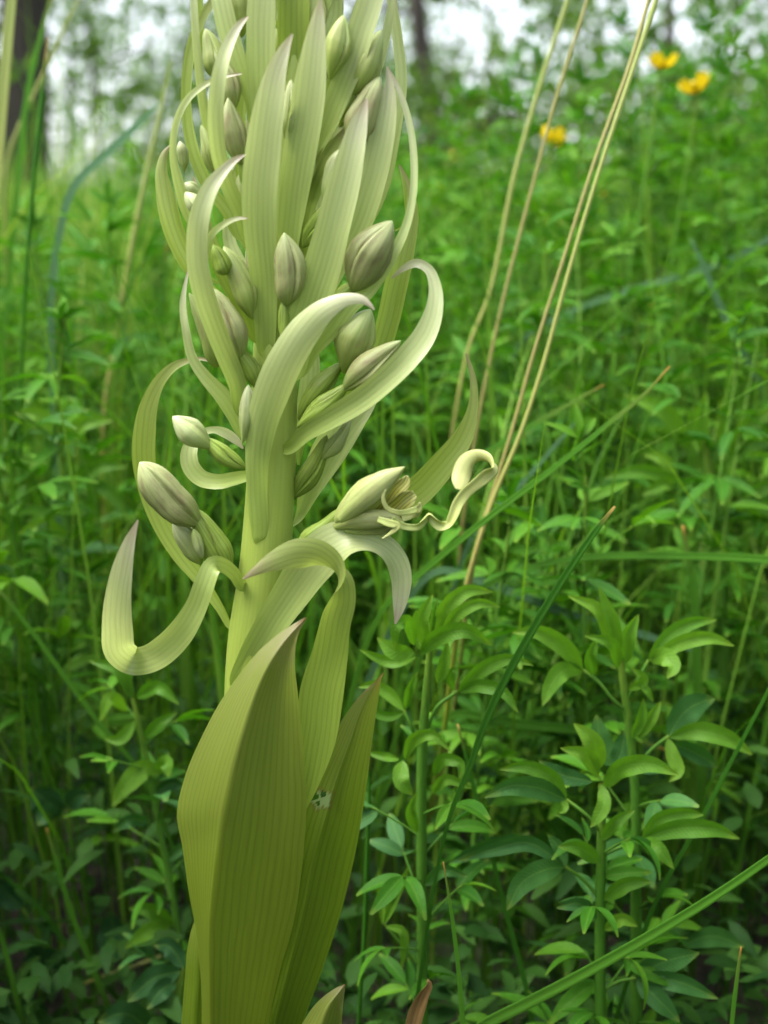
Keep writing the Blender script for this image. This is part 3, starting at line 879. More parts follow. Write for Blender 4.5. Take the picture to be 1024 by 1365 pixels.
def grass_blade(pts, Y, mat, label, name='grass_blade', dY=(0.0, 0.0), group=None, cup=0.35, lean=(0.0, 0.03), cat='grass', n=70, tube=False):
    """pts base -> tip in pixels at depth Y (m, shifting by dY); rooted in the ground below its first point"""
    rows = pxrows(pts, [(Y + dY[0]) * 1000, (Y + dY[1]) * 1000])
    P0, P1 = rows[0, :3], rows[min(1, len(rows) - 1), :3]
    d = P0 - P1
    d = d / np.linalg.norm(d)
    gz = float(ground_z(P0[0], P0[1]))
    hgt = max(P0[2] - gz, 0.01)
    mid = P0 + d * min(0.35 * hgt, 0.03) + np.array([0, lean[1] * 0.3, -0.25 * hgt])
    bx, by = mid[0] + lean[0] + 0.15 * hgt * d[0], mid[1] + lean[1] * 0.6
    gz = float(ground_z(bx, by))
    mid[2] = max(mid[2], gz + 0.25 * hgt)
    w0, r0 = rows[0, 3], rows[0, 4]
    pre = np.array([[bx, by, gz - 0.004, w0 * 0.7, r0], [(bx + mid[0]) / 2, (by + mid[1]) / 2, (gz + mid[2]) / 2, w0 * 0.9, r0], [*mid, w0, r0]])
    rows = np.concatenate([pre, rows])
    BS[0] += 1
    if tube:
        C = np.concatenate([rows[:, :3], rows[:, 3:4] * 0.5], 1)
        d_ = tube3(C, seg=7, n=n)
    else:
        d_ = ribbon3(rows, n=n, m=5, cup=cup, th=0.0003, seed=BS[0])
    V, Fc, uv, a = d_
    o = link(name, make_mesh(name, V - np.array([bx, by, gz]), Fc, uv, a, (M[mat],)), loc=(bx, by, gz))
    tag(o, label, cat, group)
    return o


grass_blade([(623, 776, 7), (657, 667, 6.6), (691, 586, 6.2), (719, 504, 6.2), (762, 350, 5.9), (804, 212, 5.9), (852, 69, 7), (876, -4, 7.8), (900, -80, 7.8), (915, -130, 1.6)], 0.11, 'straw', 'straw coloured grass stem with a reddish joint, the right one of a leaning pair', name='dry_grass_stalk', tube=True, lean=(-0.01, 0.10), dY=(0, 0.02))
grass_blade([(640, 712, 5.5), (651, 676, 5.5), (682, 577, 5.5), (714, 463, 5.1), (750, 350, 5.1), (794, 212, 5.1), (842, 80, 6.2), (866, -4, 6.2), (888, -80, 6.2), (900, -130, 1.6)], 0.125, 'straw_brown', 'brownish grass stem running close beside the thicker straw coloured one', name='dry_grass_stalk', tube=True, lean=(-0.01, 0.10), dY=(0, 0.02))
grass_blade([(618, 690, 4.7), (630, 604, 4.7), (653, 481, 4.7), (671, 400, 4.7), (714, 234, 4.7), (741, 133, 4.7), (783, 0, 4.7), (800, -60, 2.3)], 0.21, 'straw_brown', 'thin brown dry stalk standing alone behind the flower\'s curled lip', name='dry_grass_stalk', tube=True, lean=(-0.01, 0.10))
grass_blade([(606, 560, 4.7), (628, 454, 5.5), (650, 400, 5.5), (687, 229, 6.2), (719, 117, 6.2), (757, 0, 6.2), (775, -60, 2.3)], 0.27, 'straw', 'blurred yellowish grass stem just behind the thin brown stalk', name='dry_grass_stalk', tube=True, lean=(-0.01, 0.10))
grass_blade([(520, 800, 7), (560, 765, 8), (651, 690, 9), (741, 622, 7.5), (814, 563, 6), (860, 525, 4.5), (893, 488, 1.5)], 0.1, 'grass', 'long green blade with a rusty thin tip crossing in front of the straw pair')
grass_blade([(604, 1075, 6), (626, 1023, 8), (644, 971, 10), (667, 918, 11), (705, 848, 11), (758, 760, 10), (795, 706, 8), (820, 675, 3)], 0.025, 'grass_dark', 'dark green upright blade with a yellow tip between the two sharp lucerne plants')
grass_blade([(600, 812, 7), (640, 785, 8), (700, 758, 8), (780, 743, 9), (900, 741, 10), (1024, 746, 11), (1100, 756, 9), (1190, 780, 2)], 0.13, 'grass', 'pale blade bowing over nearly level above the right lucerne plant')
grass_blade([(590, 760, 9), (632, 772, 11), (700, 796, 12), (773, 824, 12), (870, 850, 9), (930, 870, 2)], 0.17, 'grass_blue', 'bluish blurred blade sloping behind the top of the lucerne plants')
grass_blade([(610, 952, 11), (656, 959, 13), (710, 967, 13), (767, 972, 12), (840, 985, 8), (890, 1000, 2)], 0.14, 'grass', 'broad level green blade passing behind the split lucerne leaf')
grass_blade([(640, 1370, 16), (700, 1338, 16), (756, 1309, 16), (858, 1252, 15), (950, 1196, 13), (1024, 1145, 11), (1090, 1095, 7), (1140, 1055, 2)], 0.0, 'grass', 'thick bright green blade rising across the bottom right corner', lean=(-0.02, 0.02))
grass_blade([(880, 1190, 6), (934, 1094, 6), (980, 1005, 5.5), (1021, 927, 5), (1060, 850, 3)], 0.045, 'grass_dark', 'thin dark stem slanting past the old lucerne leaves at the right edge')
grass_blade([(622, 1420, 7), (617, 1365, 7), (611, 1290, 6), (603, 1225, 5), (591, 1149, 1.5)], 0.0, 'grass', 'short pointed grass spear with a red tip, beside the stem of the lucerne')
grass_blade([(712, 1375, 7), (700, 1310, 7), (679, 1232, 6.5), (653, 1130, 6), (628, 1035, 5), (610, 965, 2)], 0.07, 'grass_dark', 'thin shaded blade leaning left behind the thick bottom blade')
grass_blade([(973, 1400, 6), (977, 1350, 6), (983, 1300, 5), (988, 1262, 2)], 0.0, 'grass', 'short pale blade stump standing below the thick slanting blade')
grass_blade([(70, 380, 9), (80, 310, 10), (99, 249, 11), (147, 201, 11), (185, 165, 9), (212, 138, 2)], 0.33, 'grass_blue', 'dark blue green bent blade in the blurred meadow left of the spike')
grass_blade([(27, 560, 5), (31, 450, 5), (35, 366, 5.5), (44, 249, 6), (53, 160, 6), (60, 92, 5), (64, 50, 2)], 0.24, 'grass_dark', 'thin upright dark stem at the left edge of the meadow', tube=True)
grass_blade([(140, 540, 6), (150, 476, 7), (165, 385, 7), (190, 256, 7), (216, 139, 5), (228, 80, 2)], 0.38, 'straw', 'pale straw stem leaning right in the blurred meadow left of the spike', name='dry_grass_stalk', tube=True)
grass_blade([(190, 580, 5), (200, 500, 6), (212, 420, 6), (220, 348, 4), (226, 310, 2)], 0.36, 'grass', 'short yellowish blade right behind the green left bract')
grass_blade([(-20, 420, 14), (-6, 250, 15), (4, 130, 15), (16, 0, 12), (28, -90, 3)], 0.3, 'straw', 'broad pale blurred blade in front of the dark tree trunk')
grass_blade([(-2, 560, 9), (10, 400, 9), (24, 250, 9), (38, 120, 8), (62, 20, 5), (80, -40, 2)], 0.42, 'grass', 'tall fresh blade bending in front of the dark tree trunk')
grass_blade([(14, 200, 5), (30, 160, 5), (60, 95, 5), (90, 30, 5), (120, -30, 2)], 0.5, 'straw', 'fine pale stalk leaning from the left edge across the trunk', name='dry_grass_stalk', tube=True)
grass_blade([(180, 1020, 6), (132, 963, 6.5), (90, 907, 6.5), (49, 850, 6), (10, 800, 5), (-30, 750, 2)], 0.13, 'grass', 'green blade leaning left over the low lucerne plant beside the orchid')
grass_blade([(140, 1330, 8), (121, 1284, 8), (94, 1212, 7), (76, 1150, 6), (62, 1104, 2)], 0.12, 'grass', 'single green blade standing in the dark undergrowth left of the orchid')
grass_blade([(130, 1300, 7), (94, 1265, 7), (57, 1216, 7), (20, 1180, 6), (-20, 1145, 2)], 0.14, 'grass_dark', 'dark blade leaning left low over the shaded soil')
grass_blade([(120, 1308, 4), (160, 1294, 4), (200, 1280, 4), (236, 1266, 2)], 0.16, 'straw', 'thin dry twig of straw lying low in the shade beside the sheath', name='dry_grass_stalk', tube=True)
grass_blade([(1016, 520, 8), (1004, 495, 9), (977, 445, 9), (950, 385, 8), (936, 350, 6), (921, 319, 2)], 0.34, 'grass_blue', 'pale blade leaning left in the blurred meadow at the right edge')
grass_blade([(700, 450, 6), (746, 422, 7), (830, 390, 7), (963, 350, 7), (1060, 300, 6), (1120, 270, 2)], 0.42, 'grass_blue', 'long faint blade leaning right through the blurred lucerne')
grass_blade([(620, 622, 7), (646, 604, 7), (690, 578, 7), (741, 549, 6), (805, 513, 2)], 0.17, 'grass', 'short green blade slanting behind the straw pair')
grass_blade([(935, 1000, 14), (930, 920, 14), (928, 860, 13), (924, 780, 12), (910, 700, 3)], 0.16, 'grass', 'upright broad green blade behind the right lucerne plant')
grass_blade([(30, 1365, 8), (20, 1320, 8), (8, 1270, 7), (-10, 1210, 2)], 0.1, 'grass', 'green blade at the lower left corner of the shade')
grass_blade([(480, 1330, 6), (486, 1240, 6), (489, 1150, 6), (492, 1060, 5), (488, 980, 2)], 0.06, 'grass_dark', 'fine dark grass stem rising behind the holed bract', tube=True)
grass_blade([(640, 700, 6), (700, 640, 6), (735, 600, 5), (770, 560, 2)], 0.2, 'grass_blue', 'faint bluish blade crossing behind the straw pair')

wl_o = grass_blade([(552, 1420, 16), (550, 1370, 20), (556, 1345, 20), (564, 1325, 16, 20), (572, 1311, 8, 30), (570, 1306, 2, 40)], -0.01, 'dry', 'withered brown leaf curling up beside the low leaf tip', name='withered_leaf', cat='dead leaf', cup=0.7)

# ------------------------------------------------------------------ lucerne
leaf_prof = lambda t: np.clip(np.sin(PI * np.clip(t, 0, 1) ** 0.85) ** 0.75, 0.06, 1)


def leaflet_data(pts, Y, D=(0, 0), n=14, m=5, fold=0.35, cup=0.1, seed=0):
    w = pts[-1]
    pp = [(x, y, w) for (x, y) in pts[:-1]]
    k = len(D)
    rows = pxrows(pp, D, Y)
    return ribbon3(rows, n=n, m=m, cup=cup, fold=fold, seed=seed, thick=False, prof=leaf_prof, wave=0.12)


# a shared leaflet and small leaves for everything that is not hand placed
def leaflet_local(L, W, fold, arch, n=7, m=3, serr=True):
    t = np.linspace(0, 1, n)
    w = leaf_prof(t) * W
    if serr:
        w[-1] = W * 0.2
    ang = arch * t
    x = np.concatenate([[0], np.cumsum(np.cos((ang[1:] + ang[:-1]) / 2))]) / (n - 1) * L
    z = -np.concatenate([[0], np.cumsum(np.sin((ang[1:] + ang[:-1]) / 2))]) / (n - 1) * L
    u = np.linspace(-1, 1, m)
    G = np.stack([np.tile(x[:, None], (1, m)), u[None, :] * w[:, None] / 2, z[:, None] + fold * np.abs(u)[None, :] * w[:, None] / 2], -1)
    uv = np.stack([u[None, :] * w[:, None] * 500, np.tile((t * L * 1000)[:, None], (1, m))], -1)
    return G.reshape(-1, 3), grid_faces(n, m), uv.reshape(-1, 2), {'tipf': np.tile(t[:, None], (1, m)).ravel()}


def rotz(a):
    c, s = math.cos(a), math.sin(a)
    return np.array([[c, -s, 0], [s, c, 0], [0, 0, 1.0]])


def roty(a):
    c, s = math.cos(a), math.sin(a)
    return np.array([[c, 0, s], [0, 1.0, 0], [-s, 0, c]])


def rotx(a):
    c, s = math.cos(a), math.sin(a)
    return np.array([[1.0, 0, 0], [0, c, -s], [0, s, c]])


def xf(data, R, t):
    V, Fc, uv, a = data
    return V @ R.T + np.asarray(t), Fc, uv, a


def petiole_local(L, r=0.0005, up=0.5, seg=4, n=4):
    t = np.linspace(0, 1, n)
    C = np.stack([t * L * math.cos(up), 0 * t, t * L * math.sin(up) - 0.1 * L * t * (t - 1), r * (1.1 - 0.3 * t)], -1)
    return tube3(C, seg=seg, n=n)


LEAFLETS, LEAFLETS_OLD = [], []
for (L, W, fo, ar) in ((0.021, 0.0066, 0.35, 0.7), (0.019, 0.0056, 0.55, 0.3), (0.022, 0.0062, 0.45, 1.1), (0.016, 0.0052, 0.4, 0.5)):
    LEAFLETS.append(make_mesh('leaflet', *leaflet_local(L, W, fo, ar, 9, 5), mats=(M['lucerne'],)))
for (L, W, fo, ar) in ((0.023, 0.0082, 0.2, 0.4), (0.020, 0.0074, 0.25, 0.7)):
    LEAFLETS_OLD.append(make_mesh('leaflet', *leaflet_local(L, W, fo, ar, 9, 5), mats=(M['lucerne_old'],)))
PETIOLES = [make_mesh('leaf', *petiole_local(L, 0.0005, up), mats=(M['lucerne_stem'],)) for L, up in ((0.018, 0.6), (0.026, 0.45), (0.010, 0.9))]
PET_END = [(0.018, 0.6), (0.026, 0.45), (0.010, 0.9)]


def compound_leaf(parent, loc, az, tilt, scale=1.0, kind=None, old=False):
    """thing > leaf (petiole) > three leaflets, sharing meshes"""
    k = random.randrange(3) if kind is None else kind
    o = link('leaf', PETIOLES[k], parent)
    R = rotz(az) @ roty(-tilt)
    o.matrix_local = Matrix.Translation(Vector(loc)) @ Matrix(R.tolist()).to_4x4() @ Matrix.Scale(scale, 4)
    L, up = PET_END[k]
    e = np.array([L * math.cos(up), 0, L * math.sin(up)])
    pool = LEAFLETS_OLD if old else LEAFLETS
    for s_, da in ((0, 0.0), (1, 0.85), (-1, -0.85)):
        c = link('leaflet', random.choice(pool), o)
        Rl = rotz(da * random.uniform(0.75, 1.2)) @ roty(-random.uniform(-0.3, 0.55)) @ rotx(random.uniform(-0.6, 0.6))
        c.matrix_local = Matrix.Translation(Vector(e - (0 if s_ == 0 else 0.003) * e / L)) @ Matrix(Rl.tolist()).to_4x4() @ Matrix.Scale(random.uniform(0.85, 1.1) * (1.0 if s_ == 0 else 0.9), 4)
    return o


def hero_lucerne(stem_px, Y, leaflets, petioles, label, nrand=(0, 0.2, 0.9), scale=1.0, old=0.3, name='lucerne_plant', seed=1, group=None):
    random.seed(seed)
    rows = []
    for (x, y, w) in stem_px:
        P, s = at(x, y, Y)
        rows.append([*P, w * s / 2])
    P0 = rows[0]
    bx, by = P0[0] + 0.004, P0[1] + 0.01
    gz = float(ground_z(bx, by))
    hz = P0[2] - gz
    rows = [[bx, by, gz - 0.004, P0[3] * 1.1]] + ([[bx - 0.002, by - 0.005, gz + hz * 0.5, P0[3] * 1.1]] if hz > 0.02 else []) + rows
    rt = root(name, (bx, by, gz), label, 'plant', group)
    part('stem', tube3(rows, seg=8, n=36, ribs=4, ribamp=0.06), M['lucerne_stem'], rt)
    made = []
    for (pts, D) in petioles:
        rr = pxrows([(x, y, 5) for x, y in pts], D, Y)
        C = np.concatenate([rr[:, :3], rr[:, 3:4] * 0.5], 1)
        made.append(part('leaf', tube3(C, seg=5, n=10), M['lucerne_stem'], rt))
    for k, L in enumerate(leaflets):
        pts, D = L[0], L[1]
        mt = 'lucerne_old' if len(L) > 2 and 'o' in L[2] else 'lucerne_lightened'
        fo = 0.35
        par = rt
        if len(L) > 2:
            dg = [c for c in L[2] if c.isdigit()]
            if dg:
                par = made[int(dg[0])]
            if 'f' in L[2]:
                fo = 0.12
            if 'v' in L[2]:
                fo = 0.7
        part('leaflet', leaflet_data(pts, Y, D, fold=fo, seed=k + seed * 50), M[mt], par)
    nr, a, b = nrand
    S = catmull(rows, 200)
    az = random.uniform(0, 6.28)
    for k in range(nr):
        f = a + (b - a) * (k + 0.5) / nr
        p = S[int(f * 199), :3] - np.array([bx, by, gz])
        az += 2.4 + random.uniform(-0.4, 0.4)
        compound_leaf(rt, p, az, random.uniform(-0.25, 0.5), scale * random.uniform(0.8, 1.15), old=random.random() < old * (1.3 - f))
    return rt


# plant nearest to the orchid
hero_lucerne([(564, 1420, 15), (563, 1250, 14), (562, 1100, 14), (563, 1000, 13), (568, 930, 11), (572, 880, 9), (575, 830, 6)], 0.05, [
    ([(580, 850), (597, 808), (622, 788), (657, 789), 22], (0, -4, 0)),
    ([(588, 848), (612, 817), (640, 804), (667, 809), 17], (-3, -8, -5)),
    ([(561, 872), (580, 852), (618, 840), (656, 861), 24], (-8, -18, -14)),
    ([(568, 862), (562, 826), (577, 792), 20], (-2, -5, -4)),
    ([(575, 850), (578, 820), (583, 799), 8], (-1, -2, -2), 'v'),
    ([(562, 868), (552, 832), (556, 812), 11], (0, 2, 2), 'v'),
    ([(552, 860), (541, 828), (529, 834), (527, 868), 19], (-4, -12, -15, -14), 'f'),
    ([(552, 870), (526, 868), (503, 850), 23], (-2, -5, -3), 'f'),
    ([(554, 876), (520, 882), (480, 866), 16], (0, 4, 5)),
    ([(584, 912), (592, 884), (597, 856), 17], (-3, -4, -3), 'v'),
    ([(611, 921), (622, 911), (650, 888), (682, 878), (711, 887), 20], (0, -4, -5), '0'),
    ([(612, 922), (640, 914), (670, 922), (691, 950), 19], (-1, -9, -12), '0'),
    ([(606, 921), (600, 902), (607, 892), (607, 914), 11], (0, -4, -6), '0'),
    ([(538, 947), (520, 926), (497, 913), (478, 916), 17], (0, 3, 4), '1'),
    ([(539, 949), (518, 955), (480, 942), 13], (0, 2, 2), '1'),
    ([(541, 945), (548, 915), (556, 896), 12], (0, -4, -4), '1v'),
    ([(540, 1012), (552, 986), (575, 979), (601, 1001), 17], (-8, -14, -16)),
    ([(537, 1014), (535, 1040), (550, 1060), 23], (-10, -16, -16), 'f'),
    ([(532, 1012), (512, 1008), (488, 1003), 12], (0, 6, 8)),
    ([(576, 1058), (595, 1039), (629, 1051), 15], (-4, -8, -8)),
    ([(578, 1034), (592, 1012), (614, 1018), (612, 1042), 17], (0, -6, -8)),
    ([(512, 1232), (528, 1192), (545, 1155), 13], (0, 2, 2), 'v'),
    ([(510, 1232), (508, 1195), (505, 1160), 11], (2, 4, 4), 'v'),
    ([(514, 1235), (535, 1240), (536, 1292), 13], (-2, -4, -4), 'f'),
    ([(600, 1150), (650, 1128), (706, 1110), 18], (14, 16, 18), 'o'),
    ([(556, 1110), (548, 1080), (556, 1056), 15], (-5, -8, -8), 'v'),
    ([(566, 1180), (592, 1160), (622, 1168), 18], (-3, -6, -6), 'o'),
], [([(571, 970), (583, 942), (610, 922)], (0, -2, 0)), ([(556, 990), (548, 968), (538, 946)], (0, -2, 0)), ([(562, 1290), (540, 1265), (513, 1232)], (0, 0, 0))],
    'sharp leafy lucerne plant standing right beside the orchid\'s holed bract', nrand=(18, 0.12, 0.72), scale=0.85, seed=3)

hero_lucerne([(848, 1420, 15), (848, 1200, 14), (847, 1062, 12), (838, 959, 11), (831, 909, 10), (826, 872, 6)], 0.065, [
    ([(825, 872), (815, 826), (798, 783), 19], (-2, -5, -4), 'v'),
    ([(814, 865), (797, 812), (757, 794), 19], (-1, -3, -1)),
    ([(824, 890), (814, 857), (779, 847), 17], (-4, -10, -10)),
    ([(834, 884), (838, 846), (851, 819), 21], (0, -2, -1), 'v'),
    ([(791, 900), (787, 876), (796, 850), 17], (0, -4, -4), '0v'),
    ([(777, 892), (750, 861), (715, 842), (683, 843), 25], (0, -4, -4), '0'),
    ([(777, 895), (750, 894), (735, 912), (723, 941), 26], (0, -6, -10), '0f'),
    ([(864, 880), (890, 850), (920, 831), (956, 826), 22], (0, 2, 4), '1'),
    ([(866, 881), (910, 856), (945, 850), (979, 861), 21], (-1, -6, -6), '1'),
    ([(865, 881), (886, 875), (898, 889), (889, 904), 25], (0, -8, -12), '1f'),
    ([(850, 905), (862, 920), (871, 936), 10], (-2, -6, -6), 'v'),
    ([(843, 984), (855, 956), (858, 931), 15], (-4, -6, -6), 'v'),
    ([(850, 984), (868, 956), (881, 935), 17], (-3, -4, -3), 'v'),
    ([(892, 981), (912, 950), (935, 936), (953, 931), 36], (0, 2, 4), '2of'),
    ([(893, 983), (930, 974), (970, 984), (1003, 1006), 26], (0, -6, -6), '2'),
    ([(890, 984), (896, 1006), (904, 1028), (892, 1042), 19], (-1, -6, -8), '2'),
    ([(895, 990), (935, 1008), (957, 1023), 24], (3, 6, 8), '2o'),
    ([(815, 1022), (800, 985), (795, 953), 30], (4, 6, 8), 'of'),
    ([(820, 1022), (829, 1000), (833, 973), 28], (2, 4, 6), 'of'),
    ([(909, 1260), (950, 1248), (992, 1262), 28], (6, 8, 8), 'of'),
    ([(838, 920), (858, 905), (842, 890), 14], (-2, -6, -6)),
], [([(832, 945), (818, 934), (797, 908), (777, 893)], (0, -2, -2, 0)), ([(836, 935), (848, 910), (865, 880)], (0, -2, 0)), ([(846, 1030), (868, 1000), (892, 981)], (0, 0, 0))],
    'tall lucerne plant with spread yellow-edged side leaf right of the dark blade', nrand=(19, 0.1, 0.75), scale=0.9, seed=5)

hero_lucerne([(800, 1420, 14), (800, 1200, 13), (802, 1098, 11), (802, 1045, 8)], 0.04, [
    ([(800, 1024), (788, 986), (765, 964), 27], (-2, -6, -4)),
    ([(797, 1034), (780, 1006), (747, 997), 21], (-4, -8, -8)),
    ([(806, 1050), (830, 1023), (866, 1018), (904, 1033), 27], (-2, -10, -12)),
    ([(802, 1046), (805, 1072), (796, 1090), (787, 1103), 20], (-6, -12, -14), 'f'),
    ([(755, 1066), (735, 1036), (700, 1022), (666, 1026), 21], (0, -2, 0), '0'),
    ([(754, 1066), (715, 1050), (680, 1048), (646, 1063), 29], (0, -6, -8), '0o'),
    ([(752, 1066), (752, 1078), (745, 1084), 11], (0, -4, -6), '0'),
    ([(790, 1042), (745, 1031), (719, 1014), 23], (6, 8, 10), 'of'),
    ([(857, 1116), (880, 1094), (910, 1085), (938, 1086), 24], (0, -3, -2), '1'),
    ([(857, 1118), (900, 1105), (950, 1105), (986, 1118), 26], (-1, -7, -7), '1'),
    ([(857, 1119), (876, 1130), (898, 1158), 20], (-1, -8, -10), '1f'),
    ([(752, 1156), (725, 1160), (695, 1178), (676, 1213), 33], (0, -6, -9), '2of'),
    ([(752, 1154), (705, 1124), (655, 1133), (611, 1148), 22], (0, 0, 2), '2o'),
    ([(753, 1156), (745, 1130), (730, 1112), 18], (0, 2, 3), '2o'),
    ([(848, 1304), (882, 1284), (932, 1270), 36], (0, -2, 0), '3of'),
    ([(848, 1305), (875, 1330), (906, 1362), 28], (0, -6, -8), '3of'),
    ([(850, 1303), (900, 1308), (957, 1331), 26], (0, -5, -6), '3o'),
    ([(798, 1150), (772, 1130), (744, 1128), 22], (-3, -6, -6)),
    ([(802, 1120), (822, 1095), (846, 1080), 18], (-4, -6, -4)),
    ([(806, 1200), (836, 1178), (868, 1175), 22], (-3, -6, -6)),
    ([(795, 1225), (770, 1205), (742, 1210), 22], (-3, -6, -6), 'o'),
    ([(806, 1240), (830, 1225), (850, 1235), 18], (-6, -9, -9)),
], [([(802, 1110), (780, 1085), (755, 1066)], (0, -2, 0)), ([(804, 1140), (830, 1128), (857, 1117)], (0, 0, 0)), ([(800, 1200), (780, 1175), (753, 1155)], (0, 0, 0)), ([(804, 1320), (825, 1308), (848, 1304)], (0, 0, 0))],
    'bushy lucerne plant with old dark lower leaves above the thick slanting blade', nrand=(19, 0.1, 0.85), scale=0.9, seed=8)

hero_lucerne([(968, 1180, 14), (966, 1000, 15), (962, 800, 14), (955, 700, 13), (948, 640, 12), (940, 585, 8)], 0.22, [
    ([(918, 600), (885, 548), (832, 526), 24], (0, -4, -2)),
    ([(938, 604), (934, 560), (942, 522), 20], (0, -2, -2), 'v'),
    ([(930, 604), (922, 572), (926, 540), 16], (0, 4, 4), 'v'),
    ([(905, 640), (850, 628), (806, 637), 19], (0, -4, -4)),
    ([(905, 642), (880, 610), (858, 606), 17], (0, 2, 4)),
    ([(905, 645), (885, 645), (856, 660), 18], (0, -6, -8)),
    ([(975, 612), (995, 572), (1030, 545), 28], (0, -2, 0)),
    ([(976, 615), (1000, 590), (1045, 590), 24], (0, -4, -4)),
    ([(960, 600), (965, 560), (958, 535), 16], (0, 0, 0), 'v'),
    ([(990, 690), (1010, 655), (1050, 640), 22], (0, 0, 0)),
], [], 'blurred lucerne plant with pale new shoots behind the level blade', nrand=(22, 0.15, 0.92), scale=0.95, seed=12)

hero_lucerne([(248, 1330, 9), (241, 1269, 9), (226, 1171, 9), (211, 1095, 9), (200, 1031, 8), (187, 975, 8), (177, 930, 6)], 0.11, [
    ([(212, 1030), (195, 1024), (170, 1045), (150, 1075), 28], (0, -6, -10), '0f'),
    ([(212, 1030), (222, 1018), (225, 1036), 22], (0, -6, -8), '0f'),
    ([(200, 1096), (172, 1094), (151, 1108), 18], (-2, -8, -8), 'o'),
    ([(231, 1232), (200, 1213), (172, 1211), 22], (0, -4, -4), '1'),
    ([(231, 1234), (200, 1240), (167, 1264), 22], (0, -8, -10), '1f'),
    ([(233, 1238), (230, 1260), (223, 1282), 16], (0, -6, -8), '1f'),
    ([(170, 948), (147, 930), (133, 962), 18], (-2, -8, -10), 'f'),
    ([(178, 930), (157, 892), (119, 881), 18], (0, -2, 0)),
    ([(182, 930), (212, 916), (239, 939), 19], (-2, -8, -10)),
    ([(192, 985), (215, 962), (236, 950), 16], (0, -2, 0)),
    ([(175, 930), (170, 905), (180, 890), 14], (0, 0, 0), 'v'),
    ([(180, 960), (160, 985), (140, 985), 17], (-3, -6, -6)),
    ([(205, 1060), (230, 1045), (250, 1050), 18], (3, 6, 6), 'o'),
    ([(220, 1150), (245, 1130), (262, 1130), 16], (3, 6, 8), 'o'),
], [([(203, 1050), (208, 1038), (213, 1030)], (0, 0, 0)), ([(240, 1262), (236, 1246), (232, 1233)], (0, 0, 0))],
    'lucerne plant in the shade just left of the orchid\'s great front bract', nrand=(12, 0.25, 0.97), scale=0.95, seed=15)

hero_lucerne([(140, 1050, 11), (128, 960, 12), (120, 880, 11), (106, 790, 10), (92, 700, 9), (82, 620, 8), (78, 570, 6)], 0.24, [
    ([(85, 600), (110, 565), (150, 560), 24], (0, -4, -4)),
    ([(80, 590), (55, 555), (20, 550), 22], (0, -2, -2)),
    ([(82, 595), (84, 560), (95, 530), 18], (0, 0, 0), 'v'),
    ([(100, 650), (135, 620), (170, 622), 22], (0, -4, -4)),
    ([(120, 640), (150, 660), (170, 690), 18], (0, -4, -6), 'f'),
    ([(95, 720), (60, 700), (25, 712), 20], (0, -4, -4)),
    ([(110, 770), (150, 745), (180, 750), 18], (0, 0, 0)),
], [], 'blurred lucerne plant left of the folded bract at mid height', nrand=(22, 0.1, 0.95), scale=1.0, seed=18)


def broad_plant(cx, cy, Y, leaves, label, seed):
    P, s = at(cx, cy, Y)
    gz = float(ground_z(P[0], Y))
    rt = root('low_leafy_plant', (P[0], Y, gz), label, 'plant')
    for k, (pts, D) in enumerate(leaves):
        d = leaflet_data(pts, Y, D, fold=0.12, cup=0.15, n=16, m=7, seed=seed + k)
        b, _ = at(pts[0][0], pts[0][1], Y + D[0] / 1000)
        mid = (b + np.array([P[0], Y, gz])) / 2 + np.array([0, 0, 0.008])
        st = part('leaf_stalk', tube3([[P[0], Y, gz - 0.002, 0.0007], [*mid, 0.0006], [*b, 0.0005]], seg=5, n=10), M['lucerne_stem'], rt)
        part('leaf', d, M['broad'], rt)
    return rt


broad_plant(110, 1330, 0.15, [([(70, 1090), (60, 1068), (40, 1050), 44], (0, -4, -4)), ([(90, 1075), (105, 1062), (120, 1060), 28], (0, -4, -4)),
                              ([(72, 1092), (62, 1085), (50, 1100), 30], (-3, -8, -12)), ([(90, 1290), (55, 1278), (26, 1292), 32], (0, -6, -6)), ([(150, 1285), (150, 1245), (148, 1212), 40], (2, 6, 8)),
                              ([(60, 1360), (40, 1345), (20, 1350), 30], (0, -4, -4)), ([(30, 1210), (8, 1190), (-10, 1170), 34], (0, 0, 0))],
            'low plant with broad rounded dark leaves in the shade left of the orchid', 300)
broad_plant(215, 1350, 0.08, [([(240, 1295), (205, 1305), (170, 1335), 34], (0, -6, -10)), ([(235, 1310), (215, 1320), (196, 1345), 26], (-2, -8, -12)), ([(200, 1375), (165, 1352), (130, 1362), 42], (0, -6, -8)),
                              ([(225, 1370), (235, 1350), (250, 1345), 26], (0, -3, -3)), ([(245, 1290), (225, 1262), (205, 1260), 26], (4, 6, 8))],
            'low plant with pale grey green oval leaves hugging the orchid\'s base', 330)

